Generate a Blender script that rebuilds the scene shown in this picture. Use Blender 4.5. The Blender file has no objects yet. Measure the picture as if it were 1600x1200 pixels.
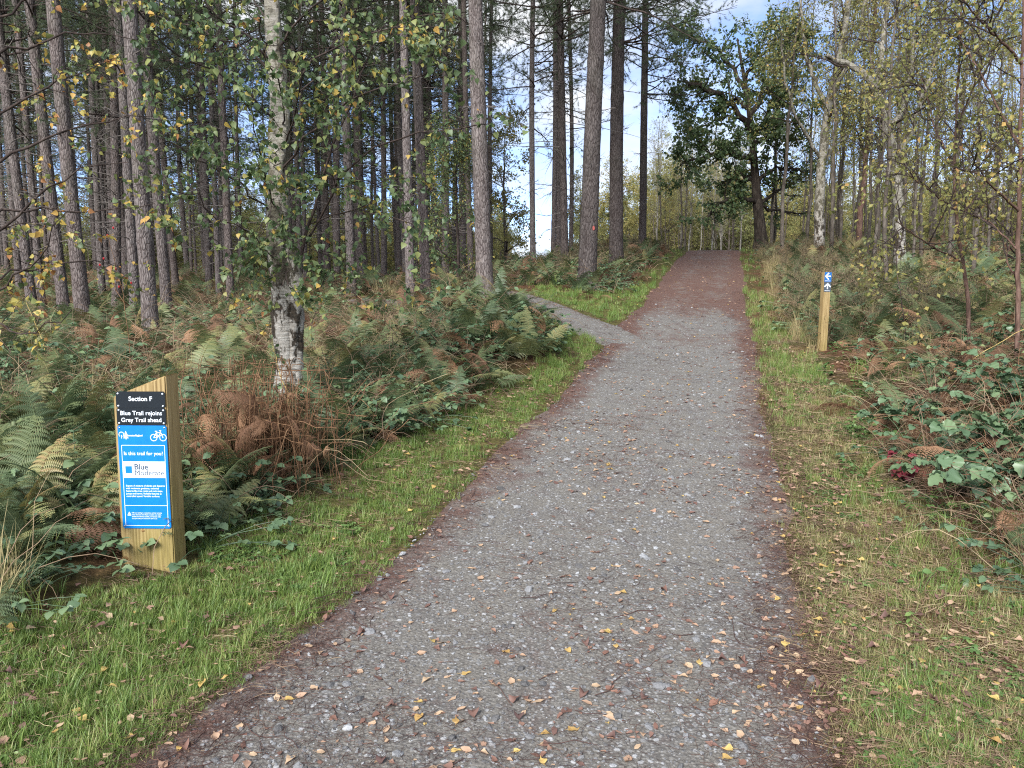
import bpy, math, random
import numpy as np
from math import radians, sin, cos, tan, pi
from mathutils import Vector, Matrix, Euler

SC = bpy.context.scene
COL = SC.collection
rng = np.random.default_rng(11)
random.seed(5)

# ------------------------------------------------------------------ camera
PITCH = 6.0
CAMZ = 1.55
LENS = 26.0
cam_d = bpy.data.cameras.new('camera')
cam_d.sensor_width = 36.0
cam_d.lens = LENS
cam_d.clip_start = 0.05
cam_d.clip_end = 3000
cam = bpy.data.objects.new('camera', cam_d)
COL.objects.link(cam)
cam.location = (0, 0, CAMZ)
cam.rotation_euler = (radians(90 - PITCH), 0, 0)
SC.camera = cam
FPX = 1600 * LENS / 36.0

# ------------------------------------------------------------------ world
SUN_EL, SUN_AZ = radians(34), radians(203)      # azimuth clockwise from +Y: behind the camera, to the left
SKY = 0.13
world = bpy.data.worlds.new('World')
SC.world = world
world.use_nodes = True
wn = world.node_tree
wn.nodes.clear()
sky = wn.nodes.new('ShaderNodeTexSky')
sky.sky_type = 'NISHITA'
sky.sun_disc = False
sky.sun_elevation = SUN_EL
sky.sun_rotation = SUN_AZ
sky.air_density = 0.4
sky.dust_density = 0.0
sky.ozone_density = 0.5
tc = wn.nodes.new('ShaderNodeTexCoord')
mp = wn.nodes.new('ShaderNodeMapping'); mp.inputs['Scale'].default_value = (1.6, 1.6, 4.2); mp.inputs['Location'].default_value = (2.1, .9, 1.1)
nz = wn.nodes.new('ShaderNodeTexNoise'); nz.inputs['Scale'].default_value = 1.5
nz.inputs['Detail'].default_value = 7; nz.inputs['Roughness'].default_value = 0.58
rp = wn.nodes.new('ShaderNodeValToRGB')
rp.color_ramp.elements[0].position = 0.38; rp.color_ramp.elements[1].position = 0.57
mx = wn.nodes.new('ShaderNodeMix'); mx.data_type = 'RGBA'
mx.inputs[7].default_value = (2.6, 2.68, 2.78, 1)     # cloud radiance on the scale of the sky texture
bg = wn.nodes.new('ShaderNodeBackground'); bg.inputs['Strength'].default_value = SKY
wo = wn.nodes.new('ShaderNodeOutputWorld')
L = wn.links.new
L(tc.outputs['Generated'], mp.inputs['Vector']); L(mp.outputs['Vector'], nz.inputs['Vector'])
L(nz.outputs['Fac'], rp.inputs['Fac']); L(rp.outputs['Color'], mx.inputs[0])
L(sky.outputs['Color'], mx.inputs[6]); L(mx.outputs[2], bg.inputs['Color'])
L(bg.outputs['Background'], wo.inputs['Surface'])

sun_d = bpy.data.lights.new('sun', 'SUN')
sun_d.energy = 2.2
sun_d.angle = radians(24)
sun_d.color = (1.0, 0.985, 0.96)
sun = bpy.data.objects.new('sun', sun_d)
COL.objects.link(sun)
sdir = Vector((sin(SUN_AZ) * cos(SUN_EL), cos(SUN_AZ) * cos(SUN_EL), sin(SUN_EL)))
sun.rotation_euler = sdir.to_track_quat('Z', 'Y').to_euler()

SC.view_settings.view_transform = 'Standard'
SC.view_settings.look = 'None'
SC.view_settings.gamma = 1
SC.view_settings.exposure = 1.65
SC.render.engine = 'CYCLES'
cy = SC.cycles
cy.max_bounces = 5; cy.diffuse_bounces = 3; cy.glossy_bounces = 2; cy.transmission_bounces = 4
cy.transparent_max_bounces = 4; cy.caustics_reflective = False; cy.caustics_refractive = False
cy.use_denoising = False
cy.filter_width = 1.15
world.cycles.sampling_method = 'MANUAL'; world.cycles.sample_map_resolution = 256

# ------------------------------------------------------------------ small maths
def lin(r, g, b):
    def f(c):
        c /= 255.0
        return c / 12.92 if c <= 0.04045 else ((c + 0.055) / 1.055) ** 2.4
    return (f(r), f(g), f(b), 1.0)

def sstep(a, b, x):
    t = np.clip((np.asarray(x, float) - a) / (b - a), 0, 1)
    return t * t * (3 - 2 * t)

def _h(i, j, s):
    n = (i.astype(np.int64) * 374761393 + j.astype(np.int64) * 668265263 + s * 974634777) & 0x7fffffff
    n = ((n ^ (n >> 13)) * 1274126177) & 0x7fffffff
    n = n ^ (n >> 16)
    return (n & 0xffff) / 65535.0

def vnoise(x, y, s=0):
    x = np.asarray(x, float); y = np.asarray(y, float)
    xi = np.floor(x); yi = np.floor(y)
    fx = x - xi; fy = y - yi
    fx = fx * fx * (3 - 2 * fx); fy = fy * fy * (3 - 2 * fy)
    xi = xi.astype(np.int64) + 5000; yi = yi.astype(np.int64) + 5000
    a = _h(xi, yi, s); b = _h(xi + 1, yi, s); c = _h(xi, yi + 1, s); d = _h(xi + 1, yi + 1, s)
    return (a * (1 - fx) + b * fx) * (1 - fy) + (c * (1 - fx) + d * fx) * fy

def fbm(x, y, o=4, s=0):
    r = 0; a = 0.5; t = 0
    for k in range(o):
        r = r + a * vnoise(x * 2 ** k, y * 2 ** k, s + k * 7); t += a; a *= 0.5
    return r / t

def nrm(v):
    return v / np.maximum(np.linalg.norm(v, axis=-1, keepdims=True), 1e-9)

# ------------------------------------------------------------------ terrain
PY = np.array([-80, -10, 0, 2.5, 4.2, 6.2, 9.1, 12, 15.6, 20, 24, 30, 34, 37, 42, 50, 70, 400.])
PH = np.array([-1.5, -.25, -.02, 0, .06, .27, .61, .93, 1.34, 1.95, 2.55, 3.45, 4.02, 4.3, 4.32, 4.05, 3.8, 3.2])
def prof(y):
    return (np.interp(y - .8, PY, PH) + 2 * np.interp(y, PY, PH) + np.interp(y + .8, PY, PH)) / 4
def xc(y):
    return 0.291 * np.asarray(y, float) - 0.765
SIDE = np.array([[2.9, 11.2], [2.1, 12.1], [1.35, 12.8], [.75, 13.5], [.15, 14.5], [-.5, 15.6], [-1.4, 16.8], [-2.6, 18.2], [-4.5, 20.5]])
def seg_dist(x, y, PL):
    d = np.full(np.shape(x), 1e9)
    for a, b in zip(PL[:-1], PL[1:]):
        ab = b - a; t = np.clip(((x - a[0]) * ab[0] + (y - a[1]) * ab[1]) / (ab @ ab), 0, 1)
        d = np.minimum(d, np.hypot(x - a[0] - t * ab[0], y - a[1] - t * ab[1]))
    return d
def half_w(y):
    return 1.18 - .05 * (1 - sstep(3, 5.5, y)) + 0.10 * (vnoise(y * .5, y * 0, 3) - .5) - .03 * sstep(6.5, 9.5, y)
def shift(y):            # the left edge draws in beyond the first metres
    return .02 * sstep(6.5, 9.5, y)
def path_sd(x, y):
    """negative inside the main path or the side trail"""
    d = np.abs(x - xc(y) - shift(y)) * .96 - half_w(y)
    ds = seg_dist(x, y, SIDE) - np.interp(x, [-1, 1.0, 2.6], [.5, .55, .9])
    return np.minimum(d, ds)
def H(x, y):
    x = np.asarray(x, float); y = np.asarray(y, float)
    u = x - xc(y)
    h = prof(y)
    # lower wood on the left
    h = h - .043 * np.maximum(0, np.minimum(y, 60) - 8) * sstep(3, 15, -u)
    # mound beside the side trail
    h = h + .5 * np.exp(-((u + 3.6) / 2.2) ** 2) * sstep(10.5, 14, y) * (1 - sstep(26, 36, y))
    h = h + .36 * np.exp(-((x + .45) / 1.15) ** 2 - ((y - 10.9) / 1.6) ** 2)      # hump that hides the side trail
    # banks either side
    h = h + .16 * sstep(1.4, 3.2, -u) * (1 - sstep(9, 13, y))
    h = h + .34 * sstep(1.6, 5.0, u) * sstep(2, 9, y)
    sd = path_sd(x, y)
    off = sstep(0, .5, sd)
    h = h + off * (.16 * (fbm(x * .45, y * .45, 3, 21) - .5) + .07 * (vnoise(x * 1.3, y * 1.3, 9) - .5))
    h = h + (1 - off) * .035 * (fbm(x * .7, y * .7, 2, 33) - .5)
    h = h - .02 * sstep(.05, -.25, sd)        # bed of the path
    return h
def px_ray(px, py):
    a = radians(PITCH)
    dx, dz, dy = (px - 800) / FPX, -(py - 600) / FPX, 1.0
    return np.array([dx, dy * cos(a) + dz * sin(a), -dy * sin(a) + dz * cos(a)])
def at(px, py, tmax=120.):
    d = px_ray(px, py)
    t = np.concatenate([np.arange(1.5, 30, .02), np.arange(30, tmax, .1)])
    z = CAMZ + d[2] * t
    hit = np.nonzero(z < H(d[0] * t, d[1] * t))[0]
    tt = t[hit[0]] if len(hit) else tmax
    x, y = d[0] * tt, d[1] * tt
    return np.array([x, y, float(H(x, y))])
def on_ray(px, py, dist):
    d = px_ray(px, py)
    return np.array([0, 0, CAMZ]) + d * dist / d[1]
def project(P):
    P = np.asarray(P, float); a = radians(PITCH)
    y = P[..., 1]; z = P[..., 2] - CAMZ
    f = y * cos(a) - z * sin(a); u = y * sin(a) + z * cos(a)
    f = np.where(f < .05, .05, f)
    return 800 + FPX * P[..., 0] / f, 600 - FPX * u / f, f

# ------------------------------------------------------------------ mesh helpers
class G:
    def __init__(s): s.V = []; s.T = []; s.Q = []; s.C = []; s.n = 0
    def add(s, V, F, tint=0.5):
        V = np.asarray(V, float).reshape(-1, 3); F = np.asarray(F, np.int64)
        s.V.append(V)
        if F.size: (s.T if F.shape[-1] == 3 else s.Q).append(F.reshape(-1, F.shape[-1]) + s.n)
        t = np.broadcast_to(np.asarray(tint, float), (len(V),)); s.C.append(t); s.n += len(V)
        return s
    def mesh(s, name, mat, smooth=True):
        me = bpy.data.meshes.new(name)
        V = np.concatenate(s.V); C = np.concatenate(s.C)
        T = np.concatenate(s.T) if s.T else np.zeros((0, 3), np.int64)
        Q = np.concatenate(s.Q) if s.Q else np.zeros((0, 4), np.int64)
        me.vertices.add(len(V)); me.vertices.foreach_set('co', V.astype(np.float32).ravel())
        lp = np.concatenate([T.ravel(), Q.ravel()]).astype(np.int32)
        me.loops.add(len(lp)); me.loops.foreach_set('vertex_index', lp)
        st = np.concatenate([np.arange(len(T)) * 3, len(T) * 3 + np.arange(len(Q)) * 4]).astype(np.int32)
        me.polygons.add(len(st)); me.polygons.foreach_set('loop_start', st)
        me.polygons.foreach_set('use_smooth', np.full(len(st), smooth))
        a = me.attributes.new('tint', 'FLOAT', 'POINT'); a.data.foreach_set('value', C.astype(np.float32))
        me.update(calc_edges=True)
        me.materials.append(mat)
        return me

def link(name, data, parent=None, loc=(0, 0, 0), rot=(0, 0, 0), scl=(1, 1, 1)):
    o = bpy.data.objects.new(name, data); COL.objects.link(o)
    o.location = loc; o.rotation_euler = rot; o.scale = scl
    if parent is not None: o.parent = parent
    return o
def tag(o, label=None, cat=None, group=None, kind=None):
    if label: o['label'] = label
    if cat: o['category'] = cat
    if group: o['group'] = group
    if kind: o['kind'] = kind
    return o
def thing(name, label, cat, loc, group=None, rot=(0, 0, 0), scl=(1, 1, 1)):
    return tag(link(name, None, None, loc, rot, scl), label, cat, group)

def tubes(P, R, sides=6, cap=False):
    """P [B,N,3], R [B,N] -> verts, quads"""
    P = np.asarray(P, float); R = np.asarray(R, float)
    if P.ndim == 2: P = P[None]; R = R[None]
    B, N, _ = P.shape
    t = nrm(np.gradient(P, axis=1))
    ref = np.where(np.abs(t[:, :1, 0:1]) < .75, np.array([[[1., 0, 0]]]), np.array([[[0, 1., 0]]]))
    s = nrm(np.cross(t, np.broadcast_to(ref, t.shape))); b = np.cross(t, s)
    a = np.arange(sides) * 2 * pi / sides
    V = P[:, :, None] + R[:, :, None, None] * (np.cos(a)[:, None] * s[:, :, None] + np.sin(a)[:, None] * b[:, :, None])
    i = (np.arange(B) * N * sides)[:, None, None] + (np.arange(N - 1) * sides)[None, :, None]
    k = np.arange(sides)[None, None]; k2 = (np.arange(sides) + 1) % sides
    F = np.stack([i + k, i + k2, i + sides + k2, i + sides + k], -1).reshape(-1, 4)
    return V.reshape(-1, 3), F

def frames(d, up=None, roll=None):
    """rotation matrices with columns side, along(d), normal"""
    d = nrm(d)
    if up is None: up = np.broadcast_to(np.array([0., 0, 1]), d.shape)
    up = up + .01 * np.array([.3, .7, .2])
    s = nrm(np.cross(d, up)); n = np.cross(s, d)
    if roll is not None:
        c = np.cos(roll)[:, None]; q = np.sin(roll)[:, None]
        s, n = s * c + n * q, n * c - s * q
    return np.stack([s, d, n], -1)
def stamp(tv, tf, pos, M, scl):
    n, k = len(pos), len(tv)
    V = np.einsum('nij,kj->nki', M, tv) * np.asarray(scl).reshape(-1, 1, 1) + pos[:, None]
    F = (tf[None] + (np.arange(n) * k)[:, None, None]).reshape(-1, tf.shape[1])
    return V.reshape(-1, 3), F

def spawn(r, P, R, n, t0=.2, t1=1., ang=50, asd=10, length=1., lvar=.25, tk=.5, rr=.55, rmin=.002, N=6, jit=.12, up=0., az=None, tip=.25, tpow=1.):
    B, NP, _ = P.shape
    pi_ = np.repeat(np.arange(B), n); m = len(pi_)
    t = t0 + (t1 - t0) * r.random(m) ** tpow
    f = t * (NP - 1); i = np.minimum(f.astype(int), NP - 2); w = (f - i)[:, None]
    p0 = P[pi_, i] * (1 - w) + P[pi_, i + 1] * w
    tan_ = nrm(P[pi_, i + 1] - P[pi_, i])
    r0 = (R[pi_, i] * (1 - w[:, 0]) + R[pi_, i + 1] * w[:, 0])
    M = frames(tan_)
    a = r.random(m) * 2 * pi if az is None else az(r, m)
    th = np.radians(ang + asd * r.standard_normal(m))
    d = np.cos(th)[:, None] * tan_ + np.sin(th)[:, None] * (np.cos(a)[:, None] * M[:, :, 0] + np.sin(a)[:, None] * M[:, :, 2])
    ln = length * (1 - tk * t) * np.clip(1 + lvar * r.standard_normal(m), .35, 1.9)
    P2 = np.zeros((m, N, 3)); P2[:, 0] = p0
    for j in range(1, N):
        d = nrm(d + jit * r.standard_normal((m, 3)) + np.array([0, 0, up / (N - 1)]))
        P2[:, j] = P2[:, j - 1] + d * (ln / (N - 1))[:, None]
    ra = np.maximum(r0 * rr, rmin)
    R2 = ra[:, None] * np.linspace(1, tip, N)[None]
    return P2, R2
def along(r, P, n, t0=.2, t1=1.):
    B, NP, _ = P.shape
    pi_ = np.repeat(np.arange(B), n); m = len(pi_)
    f = (t0 + (t1 - t0) * r.random(m)) * (NP - 1); i = np.minimum(f.astype(int), NP - 2); w = (f - i)[:, None]
    return P[pi_, i] * (1 - w) + P[pi_, i + 1] * w, nrm(P[pi_, i + 1] - P[pi_, i])

# ------------------------------------------------------------------ scatter (one object, instances of small meshes)
def scatter(name, meshes, pos, rot, scl, idx, label=None, cat=None, parent=None):
    me = bpy.data.meshes.new(name)
    n = len(pos)
    me.vertices.add(n); me.vertices.foreach_set('co', np.asarray(pos, np.float32).ravel())
    a = me.attributes.new('rot', 'FLOAT_VECTOR', 'POINT'); a.data.foreach_set('vector', np.asarray(rot, np.float32).ravel())
    s = np.asarray(scl, np.float32)
    if s.ndim == 1: s = np.repeat(s[:, None], 3, 1)
    a = me.attributes.new('scl', 'FLOAT_VECTOR', 'POINT'); a.data.foreach_set('vector', np.ascontiguousarray(s).ravel())
    a = me.attributes.new('idx', 'INT', 'POINT'); a.data.foreach_set('value', np.asarray(idx, np.int32))
    o = link(name, me, parent)
    c = bpy.data.collections.new(name + '_pieces')
    for k, m in enumerate(meshes):
        c.objects.link(bpy.data.objects.new('%s_piece_%03d' % (name, k), m))
    ng = bpy.data.node_groups.new(name + '_scatter', 'GeometryNodeTree')
    ng.interface.new_socket('Geometry', in_out='INPUT', socket_type='NodeSocketGeometry')
    ng.interface.new_socket('Geometry', in_out='OUTPUT', socket_type='NodeSocketGeometry')
    gi = ng.nodes.new('NodeGroupInput'); go = ng.nodes.new('NodeGroupOutput')
    ci = ng.nodes.new('GeometryNodeCollectionInfo'); ci.inputs['Collection'].default_value = c
    ci.inputs['Separate Children'].default_value = True; ci.inputs['Reset Children'].default_value = True
    ip = ng.nodes.new('GeometryNodeInstanceOnPoints'); ip.inputs['Pick Instance'].default_value = True
    def na(nm, tp):
        q = ng.nodes.new('GeometryNodeInputNamedAttribute'); q.data_type = tp; q.inputs['Name'].default_value = nm
        return q.outputs['Attribute']
    ng.links.new(gi.outputs[0], ip.inputs['Points']); ng.links.new(ci.outputs[0], ip.inputs['Instance'])
    ng.links.new(na('idx', 'INT'), ip.inputs['Instance Index'])
    ng.links.new(na('rot', 'FLOAT_VECTOR'), ip.inputs['Rotation']); ng.links.new(na('scl', 'FLOAT_VECTOR'), ip.inputs['Scale'])
    ng.links.new(ip.outputs[0], go.inputs[0])
    md = o.modifiers.new('scatter', 'NODES'); md.node_group = ng
    tag(o, label, cat, None, 'stuff')
    return o

# ------------------------------------------------------------------ materials
class NM:
    def __init__(s, name):
        s.m = bpy.data.materials.new(name); s.m.use_nodes = True; s.t = s.m.node_tree; s.t.nodes.clear()
        s.out = s.t.nodes.new('ShaderNodeOutputMaterial')
    def n(s, typ, **kw):
        q = s.t.nodes.new('ShaderNode' + typ)
        for k, v in kw.items():
            if k.startswith('_'): setattr(q, k[1:], v)
            else:
                key = int(k[1:]) if (k[0] == 'i' and k[1:].isdigit()) else k.replace('__', ' ')
                s.set(q.inputs[key], v)
        return q
    def set(s, sock, v):
        if isinstance(v, bpy.types.NodeSocket): s.t.links.new(v, sock)
        elif isinstance(v, bpy.types.Node): s.t.links.new(v.outputs[0], sock)
        else: sock.default_value = v
    def ramp(s, fac, stops, interp='LINEAR'):
        q = s.t.nodes.new('ShaderNodeValToRGB'); s.set(q.inputs[0], fac); e = q.color_ramp.elements
        q.color_ramp.interpolation = interp
        while len(e) < len(stops): e.new(.5)
        for el, (p, c) in zip(e, stops):
            el.position = p; el.color = c if not isinstance(c, (int, float)) else (c, c, c, 1)
        return q.outputs[0]
    def mix(s, f, a, b, mode='MIX'):
        q = s.t.nodes.new('ShaderNodeMix'); q.data_type = 'RGBA'; q.blend_type = mode
        s.set(q.inputs[0], f); s.set(q.inputs[6], a); s.set(q.inputs[7], b); return q.outputs[2]
    def math(s, op, a, b=0.0):
        q = s.t.nodes.new('ShaderNodeMath'); q.operation = op; s.set(q.inputs[0], a); s.set(q.inputs[1], b); return q.outputs[0]
    def co(s, which='Object', scale=(1, 1, 1)):
        q = s.n('TexCoord'); return s.n('Mapping', Vector=q.outputs[which], Scale=scale).outputs[0]
    def noise(s, v, sc, det=4, rough=.55):
        return s.n('TexNoise', Vector=v, Scale=sc, Detail=det, Roughness=rough).outputs[0]
    def attr(s, nm='tint'):
        return s.n('Attribute', _attribute_name=nm).outputs['Fac']
    def rand(s): return s.n('ObjectInfo').outputs['Random']
    def bump(s, h, st=.5, dist=.01):
        return s.n('Bump', Height=h, Strength=st, Distance=dist).outputs[0]
    def finish(s, col, rough=.8, spec=.3, bump=None, trans=None, tcol=None):
        p = s.n('BsdfPrincipled'); s.set(p.inputs['Base Color'], col); s.set(p.inputs['Roughness'], rough)
        p.inputs['Specular IOR Level'].default_value = spec
        if bump is not None: s.set(p.inputs['Normal'], bump)
        o = p.outputs[0]
        if trans:
            tr = s.n('BsdfTranslucent'); s.set(tr.inputs[0], tcol if tcol is not None else col)
            o = s.n('MixShader', i0=trans, i1=o, i2=tr.outputs[0]).outputs[0]
        s.t.links.new(o, s.out.inputs['Surface']); return s.m

def m_soil():
    k = NM('forest_floor'); v = k.co('Object')
    n1 = k.noise(v, 1.1, 5); n2 = k.noise(v, 14, 6, .7); n3 = k.noise(v, 60, 3)
    c = k.ramp(n2, [(.3, lin(46, 32, 24)), (.5, lin(88, 62, 46)), (.68, lin(128, 96, 70)), (.8, lin(150, 120, 88))])
    c2 = k.ramp(n2, [(.3, lin(36, 38, 22)), (.6, lin(78, 82, 46)), (.8, lin(120, 104, 70))])
    c = k.mix(k.ramp(n1, [(.42, 0.), (.62, 1.)]), c, c2)
    g = k.attr('tint')
    c3 = k.ramp(k.noise(v, 25, 4), [(.3, lin(56, 56, 32)), (.55, lin(92, 92, 50)), (.75, lin(136, 118, 82))])
    c = k.mix(g, c, c3)
    return k.finish(c, .95, .1, k.bump(k.math('ADD', n2, n3), .8, .02))
def m_gravel():
    k = NM('gravel'); v = k.co('Object')
    big = k.noise(v, .55, 4); mid = k.noise(v, 5, 5, .65); fine = k.noise(v, 70, 4, .75); vf = k.noise(v, 260, 2, .6)
    vor = k.n('TexVoronoi', Vector=v, Scale=75.0, Randomness=1.0)
    vcol = k.n('SeparateColor', Color=vor.outputs['Color']).outputs[0]
    st = k.ramp(vcol, [(.0, lin(102, 98, 94)), (.45, lin(128, 125, 121)), (.8, lin(154, 152, 148)), (1., lin(198, 197, 195))])
    st = k.mix(k.ramp(vor.outputs['Distance'], [(.25, 0.), (.6, 1.)]), st, lin(92, 89, 87))
    vor2 = k.n('TexVoronoi', Vector=k.n('VectorMath', _operation='ADD', i0=v, i1=k.n('VectorMath', _operation='SCALE', i0=k.n('TexNoise', Vector=v, Scale=40.0).outputs['Color'], Scale=.02).outputs[0]).outputs[0], Scale=32.0)
    v2 = k.n('SeparateColor', Color=vor2.outputs['Color'])
    chip = k.math('MULTIPLY', k.ramp(v2.outputs[1], [(.62, 0.), (.68, 1.)]), k.ramp(vor2.outputs['Distance'], [(.3, 1.), (.42, 0.)]))
    chipc = k.ramp(v2.outputs[2], [(0., lin(118, 117, 116)), (.7, lin(158, 158, 158)), (1., lin(190, 190, 190))])
    dust = k.ramp(fine, [(.3, lin(77, 72, 66)), (.52, lin(122, 117, 109)), (.75, lin(159, 154, 145))])
    c = k.mix(k.ramp(mid, [(.4, 0.15), (.65, .8)]), dust, st)
    c = k.mix(k.math('MULTIPLY', chip, .85), c, chipc)
    nd = k.ramp(k.noise(k.co('Object', (1, .35, 1)), 95, 4, .7), [(.3, lin(58, 41, 36)), (.55, lin(104, 76, 66)), (.75, lin(150, 116, 100))])
    lit = k.attr('tint')                                        # needle litter, thick at the edges and up the hill
    f = k.math('ADD', k.math('MULTIPLY', lit, 1.0), k.math('MULTIPLY', k.math('SUBTRACT', mid, .5), 1.7))
    f = k.math('ADD', f, k.math('MULTIPLY', k.math('SUBTRACT', big, .5), .6))
    c = k.mix(k.ramp(f, [(.22, 0.), (.85, .95)]), c, nd)
    b = k.math('ADD', k.math('MULTIPLY', fine, .7), k.math('MULTIPLY', vor.outputs['Distance'], -.5))
    b = k.math('ADD', k.math('ADD', b, k.math('MULTIPLY', vf, .35)), k.math('MULTIPLY', chip, .35))
    return k.finish(c, .85, .3, k.bump(b, .7, .012))
def foliage(k, c, trans, gloss, rough):
    d = k.n('BsdfDiffuse', Color=c).outputs[0]
    if trans: d = k.n('MixShader', i0=trans, i1=d, i2=k.n('BsdfTranslucent', Color=c).outputs[0]).outputs[0]
    if gloss: d = k.n('MixShader', i0=gloss, i1=d, i2=k.n('BsdfGlossy', Color=(1, 1, 1, 1), Roughness=rough).outputs[0]).outputs[0]
    k.t.links.new(d, k.out.inputs['Surface']); return k.m
def m_leafy(name, stops, trans=.3, rough=.55, spec=.35, obj=.6, bright=.25):
    """stops over a mix of per-object random and per-vertex tint"""
    k = NM(name)
    f = k.math('ADD', k.math('MULTIPLY', k.rand(), obj), k.math('MULTIPLY', k.attr(), 1 - obj))
    return foliage(k, k.ramp(f, stops), trans, .1 * spec, rough)
def m_tint(name, stops, rough=.7, spec=.25, trans=None, gloss=None):
    k = NM(name)
    return foliage(k, k.ramp(k.attr(), stops), trans, .1 * spec if gloss is None else gloss, rough)
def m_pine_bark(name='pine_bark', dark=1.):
    k = NM(name); v = k.co('Object', (1, 1, .26))
    w = k.noise(k.co('Object', (1, 1, .4)), 7, 3)
    vm = k.n('VectorMath', _operation='ADD', i0=v)
    k.t.links.new(k.n('VectorMath', _operation='SCALE', i0=k.n('TexNoise', Vector=v, Scale=9.0).outputs['Color'], Scale=.09).outputs[0], vm.inputs[1])
    vor = k.n('TexVoronoi', _feature='DISTANCE_TO_EDGE', Vector=vm.outputs[0], Scale=27.0)
    n = k.noise(v, 50, 5, .7); big = k.noise(k.co('Object', (.6, .6, .25)), 3, 4)
    tone = k.math('ADD', k.math('MULTIPLY', n, .65), k.math('MULTIPLY', w, .35))
    c = k.ramp(tone, [(.3, lin(78, 71, 69)), (.46, lin(110, 103, 101)), (.6, lin(138, 132, 129)), (.75, lin(168, 162, 158))])
    c = k.mix(k.ramp(vor.outputs[0], [(.0, .85), (.11, 0.)]), c, lin(44, 34, 31))
    c = k.mix(k.ramp(k.rand(), [(.0, 0.), (1., .45)]), c, lin(204, 184, 174), 'MULTIPLY')
    c = k.mix(k.ramp(big, [(.5, 0.), (.8, .35)]), c, lin(92, 98, 82))
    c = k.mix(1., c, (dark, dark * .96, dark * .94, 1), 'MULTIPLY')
    h = k.math('ADD', k.ramp(vor.outputs[0], [(.0, 0.), (.2, 1.)]), k.math('MULTIPLY', n, .8))
    return k.finish(c, .92, .15, k.bump(h, .9, .011))
def m_birch_bark(name='birch_bark', lichen=.35):
    k = NM(name); v = k.co('Object', (1, 1, 1)); vh = k.co('Object', (1, 1, 5.5)); vv = k.co('Object', (1, 1, .55))
    n = k.noise(vh, 9, 5, .65); c = k.ramp(n, [(.28, lin(96, 88, 80)), (.45, lin(150, 143, 134)), (.64, lin(190, 184, 175))])
    ln = k.noise(k.co('Object', (1, 1, 9)), 7, 4, .7)
    c = k.mix(k.ramp(ln, [(.60, 0.), (.66, .8)]), c, lin(66, 56, 50))
    bk = k.noise(vv, 6.5, 5, .65)
    c = k.mix(k.ramp(bk, [(.49, 0.), (.54, 1.)]), c, k.ramp(k.noise(v, 40, 4), [(.35, lin(22, 19, 17)), (.7, lin(74, 62, 52))]))
    z = k.n('SeparateXYZ', Vector=v).outputs[2]
    li = k.math('MULTIPLY', k.ramp(k.noise(v, 12, 5), [(.3, 0.), (.5, 1.)]), k.ramp(k.math('MULTIPLY', z, .2), [(.2, .1), (.36, lichen + .25)]))
    c = k.mix(li, c, k.ramp(k.noise(v, 50, 3), [(.3, lin(80, 76, 62)), (.7, lin(140, 135, 116))]))
    h = k.math('ADD', k.math('MULTIPLY', bk, -1.6), k.math('MULTIPLY', n, .5))
    return k.finish(c, .8, .2, k.bump(h, .9, .03))
def m_bark(name, a, b, c_, sc=14, st=.25):
    k = NM(name); v = k.co('Object', (1, 1, st))
    n = k.noise(v, sc, 5, .65)
    c = k.ramp(n, [(.3, a), (.52, b), (.72, c_)])
    return k.finish(c, .9, .15, k.bump(n, .8, .015))
def m_post(name, green):
    k = NM(name); v = k.co('Object', (1, 1, .045)); v1 = k.co('Object', (1, 1, .35))
    ring = k.n('TexWave', _wave_type='BANDS', _bands_direction='X', Vector=k.co('Object', (1, .6, .02)), Scale=16.0, Distortion=5.0, Detail=3.0)
    n = k.noise(v, 90, 4, .6); s = k.noise(v1, 6, 4)
    c = k.ramp(k.math('ADD', k.math('MULTIPLY', n, .6), k.math('MULTIPLY', ring.outputs['Fac'], .14)), [(.22, lin(122, 99, 64)), (.36, lin(158, 134, 92)), (.55, lin(184, 161, 118))])
    z = k.n('SeparateXYZ', Vector=k.co('Object')).outputs[2]
    f = k.math('MULTIPLY', k.ramp(z, [(.0, 1.), (.42, .75), (.6, .15)]), k.ramp(s, [(.35, .2), (.6, 1.)]))
    c = k.mix(k.math('MULTIPLY', f, green), c, k.ramp(n, [(.3, lin(96, 92, 44)), (.7, lin(150, 138, 74))]))
    return k.finish(c, .8, .25, k.bump(n, .4, .003))
def m_plain(name, c, rough=.5, spec=.4, metal=0.):
    k = NM(name); n = k.noise(k.co('Object'), 30, 3)
    col = k.mix(1., c, k.ramp(k.math('ADD', k.math('MULTIPLY', n, .5), k.math('MULTIPLY', k.noise(k.co('Object', (1, 1, .3)), 9, 5, .7), .5)), [(.32, .84), (.6, 1.)]), 'MULTIPLY')
    p = k.n('BsdfPrincipled', Roughness=rough, Metallic=metal); k.set(p.inputs['Base Color'], col)
    p.inputs['Specular IOR Level'].default_value = spec
    k.t.links.new(p.outputs[0], k.out.inputs[0]); return k.m
def m_rock(name='stone'):
    k = NM(name)
    c = k.ramp(k.rand(), [(0., lin(90, 88, 87)), (.4, lin(120, 119, 119)), (.75, lin(140, 140, 141)), (.97, lin(174, 175, 176))])
    n = k.noise(k.co('Object'), 3., 4)
    c = k.mix(1., c, k.ramp(n, [(.3, .72), (.7, 1.)]), 'MULTIPLY')
    return k.finish(c, .8, .3, k.bump(n, .3, .2))

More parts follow.
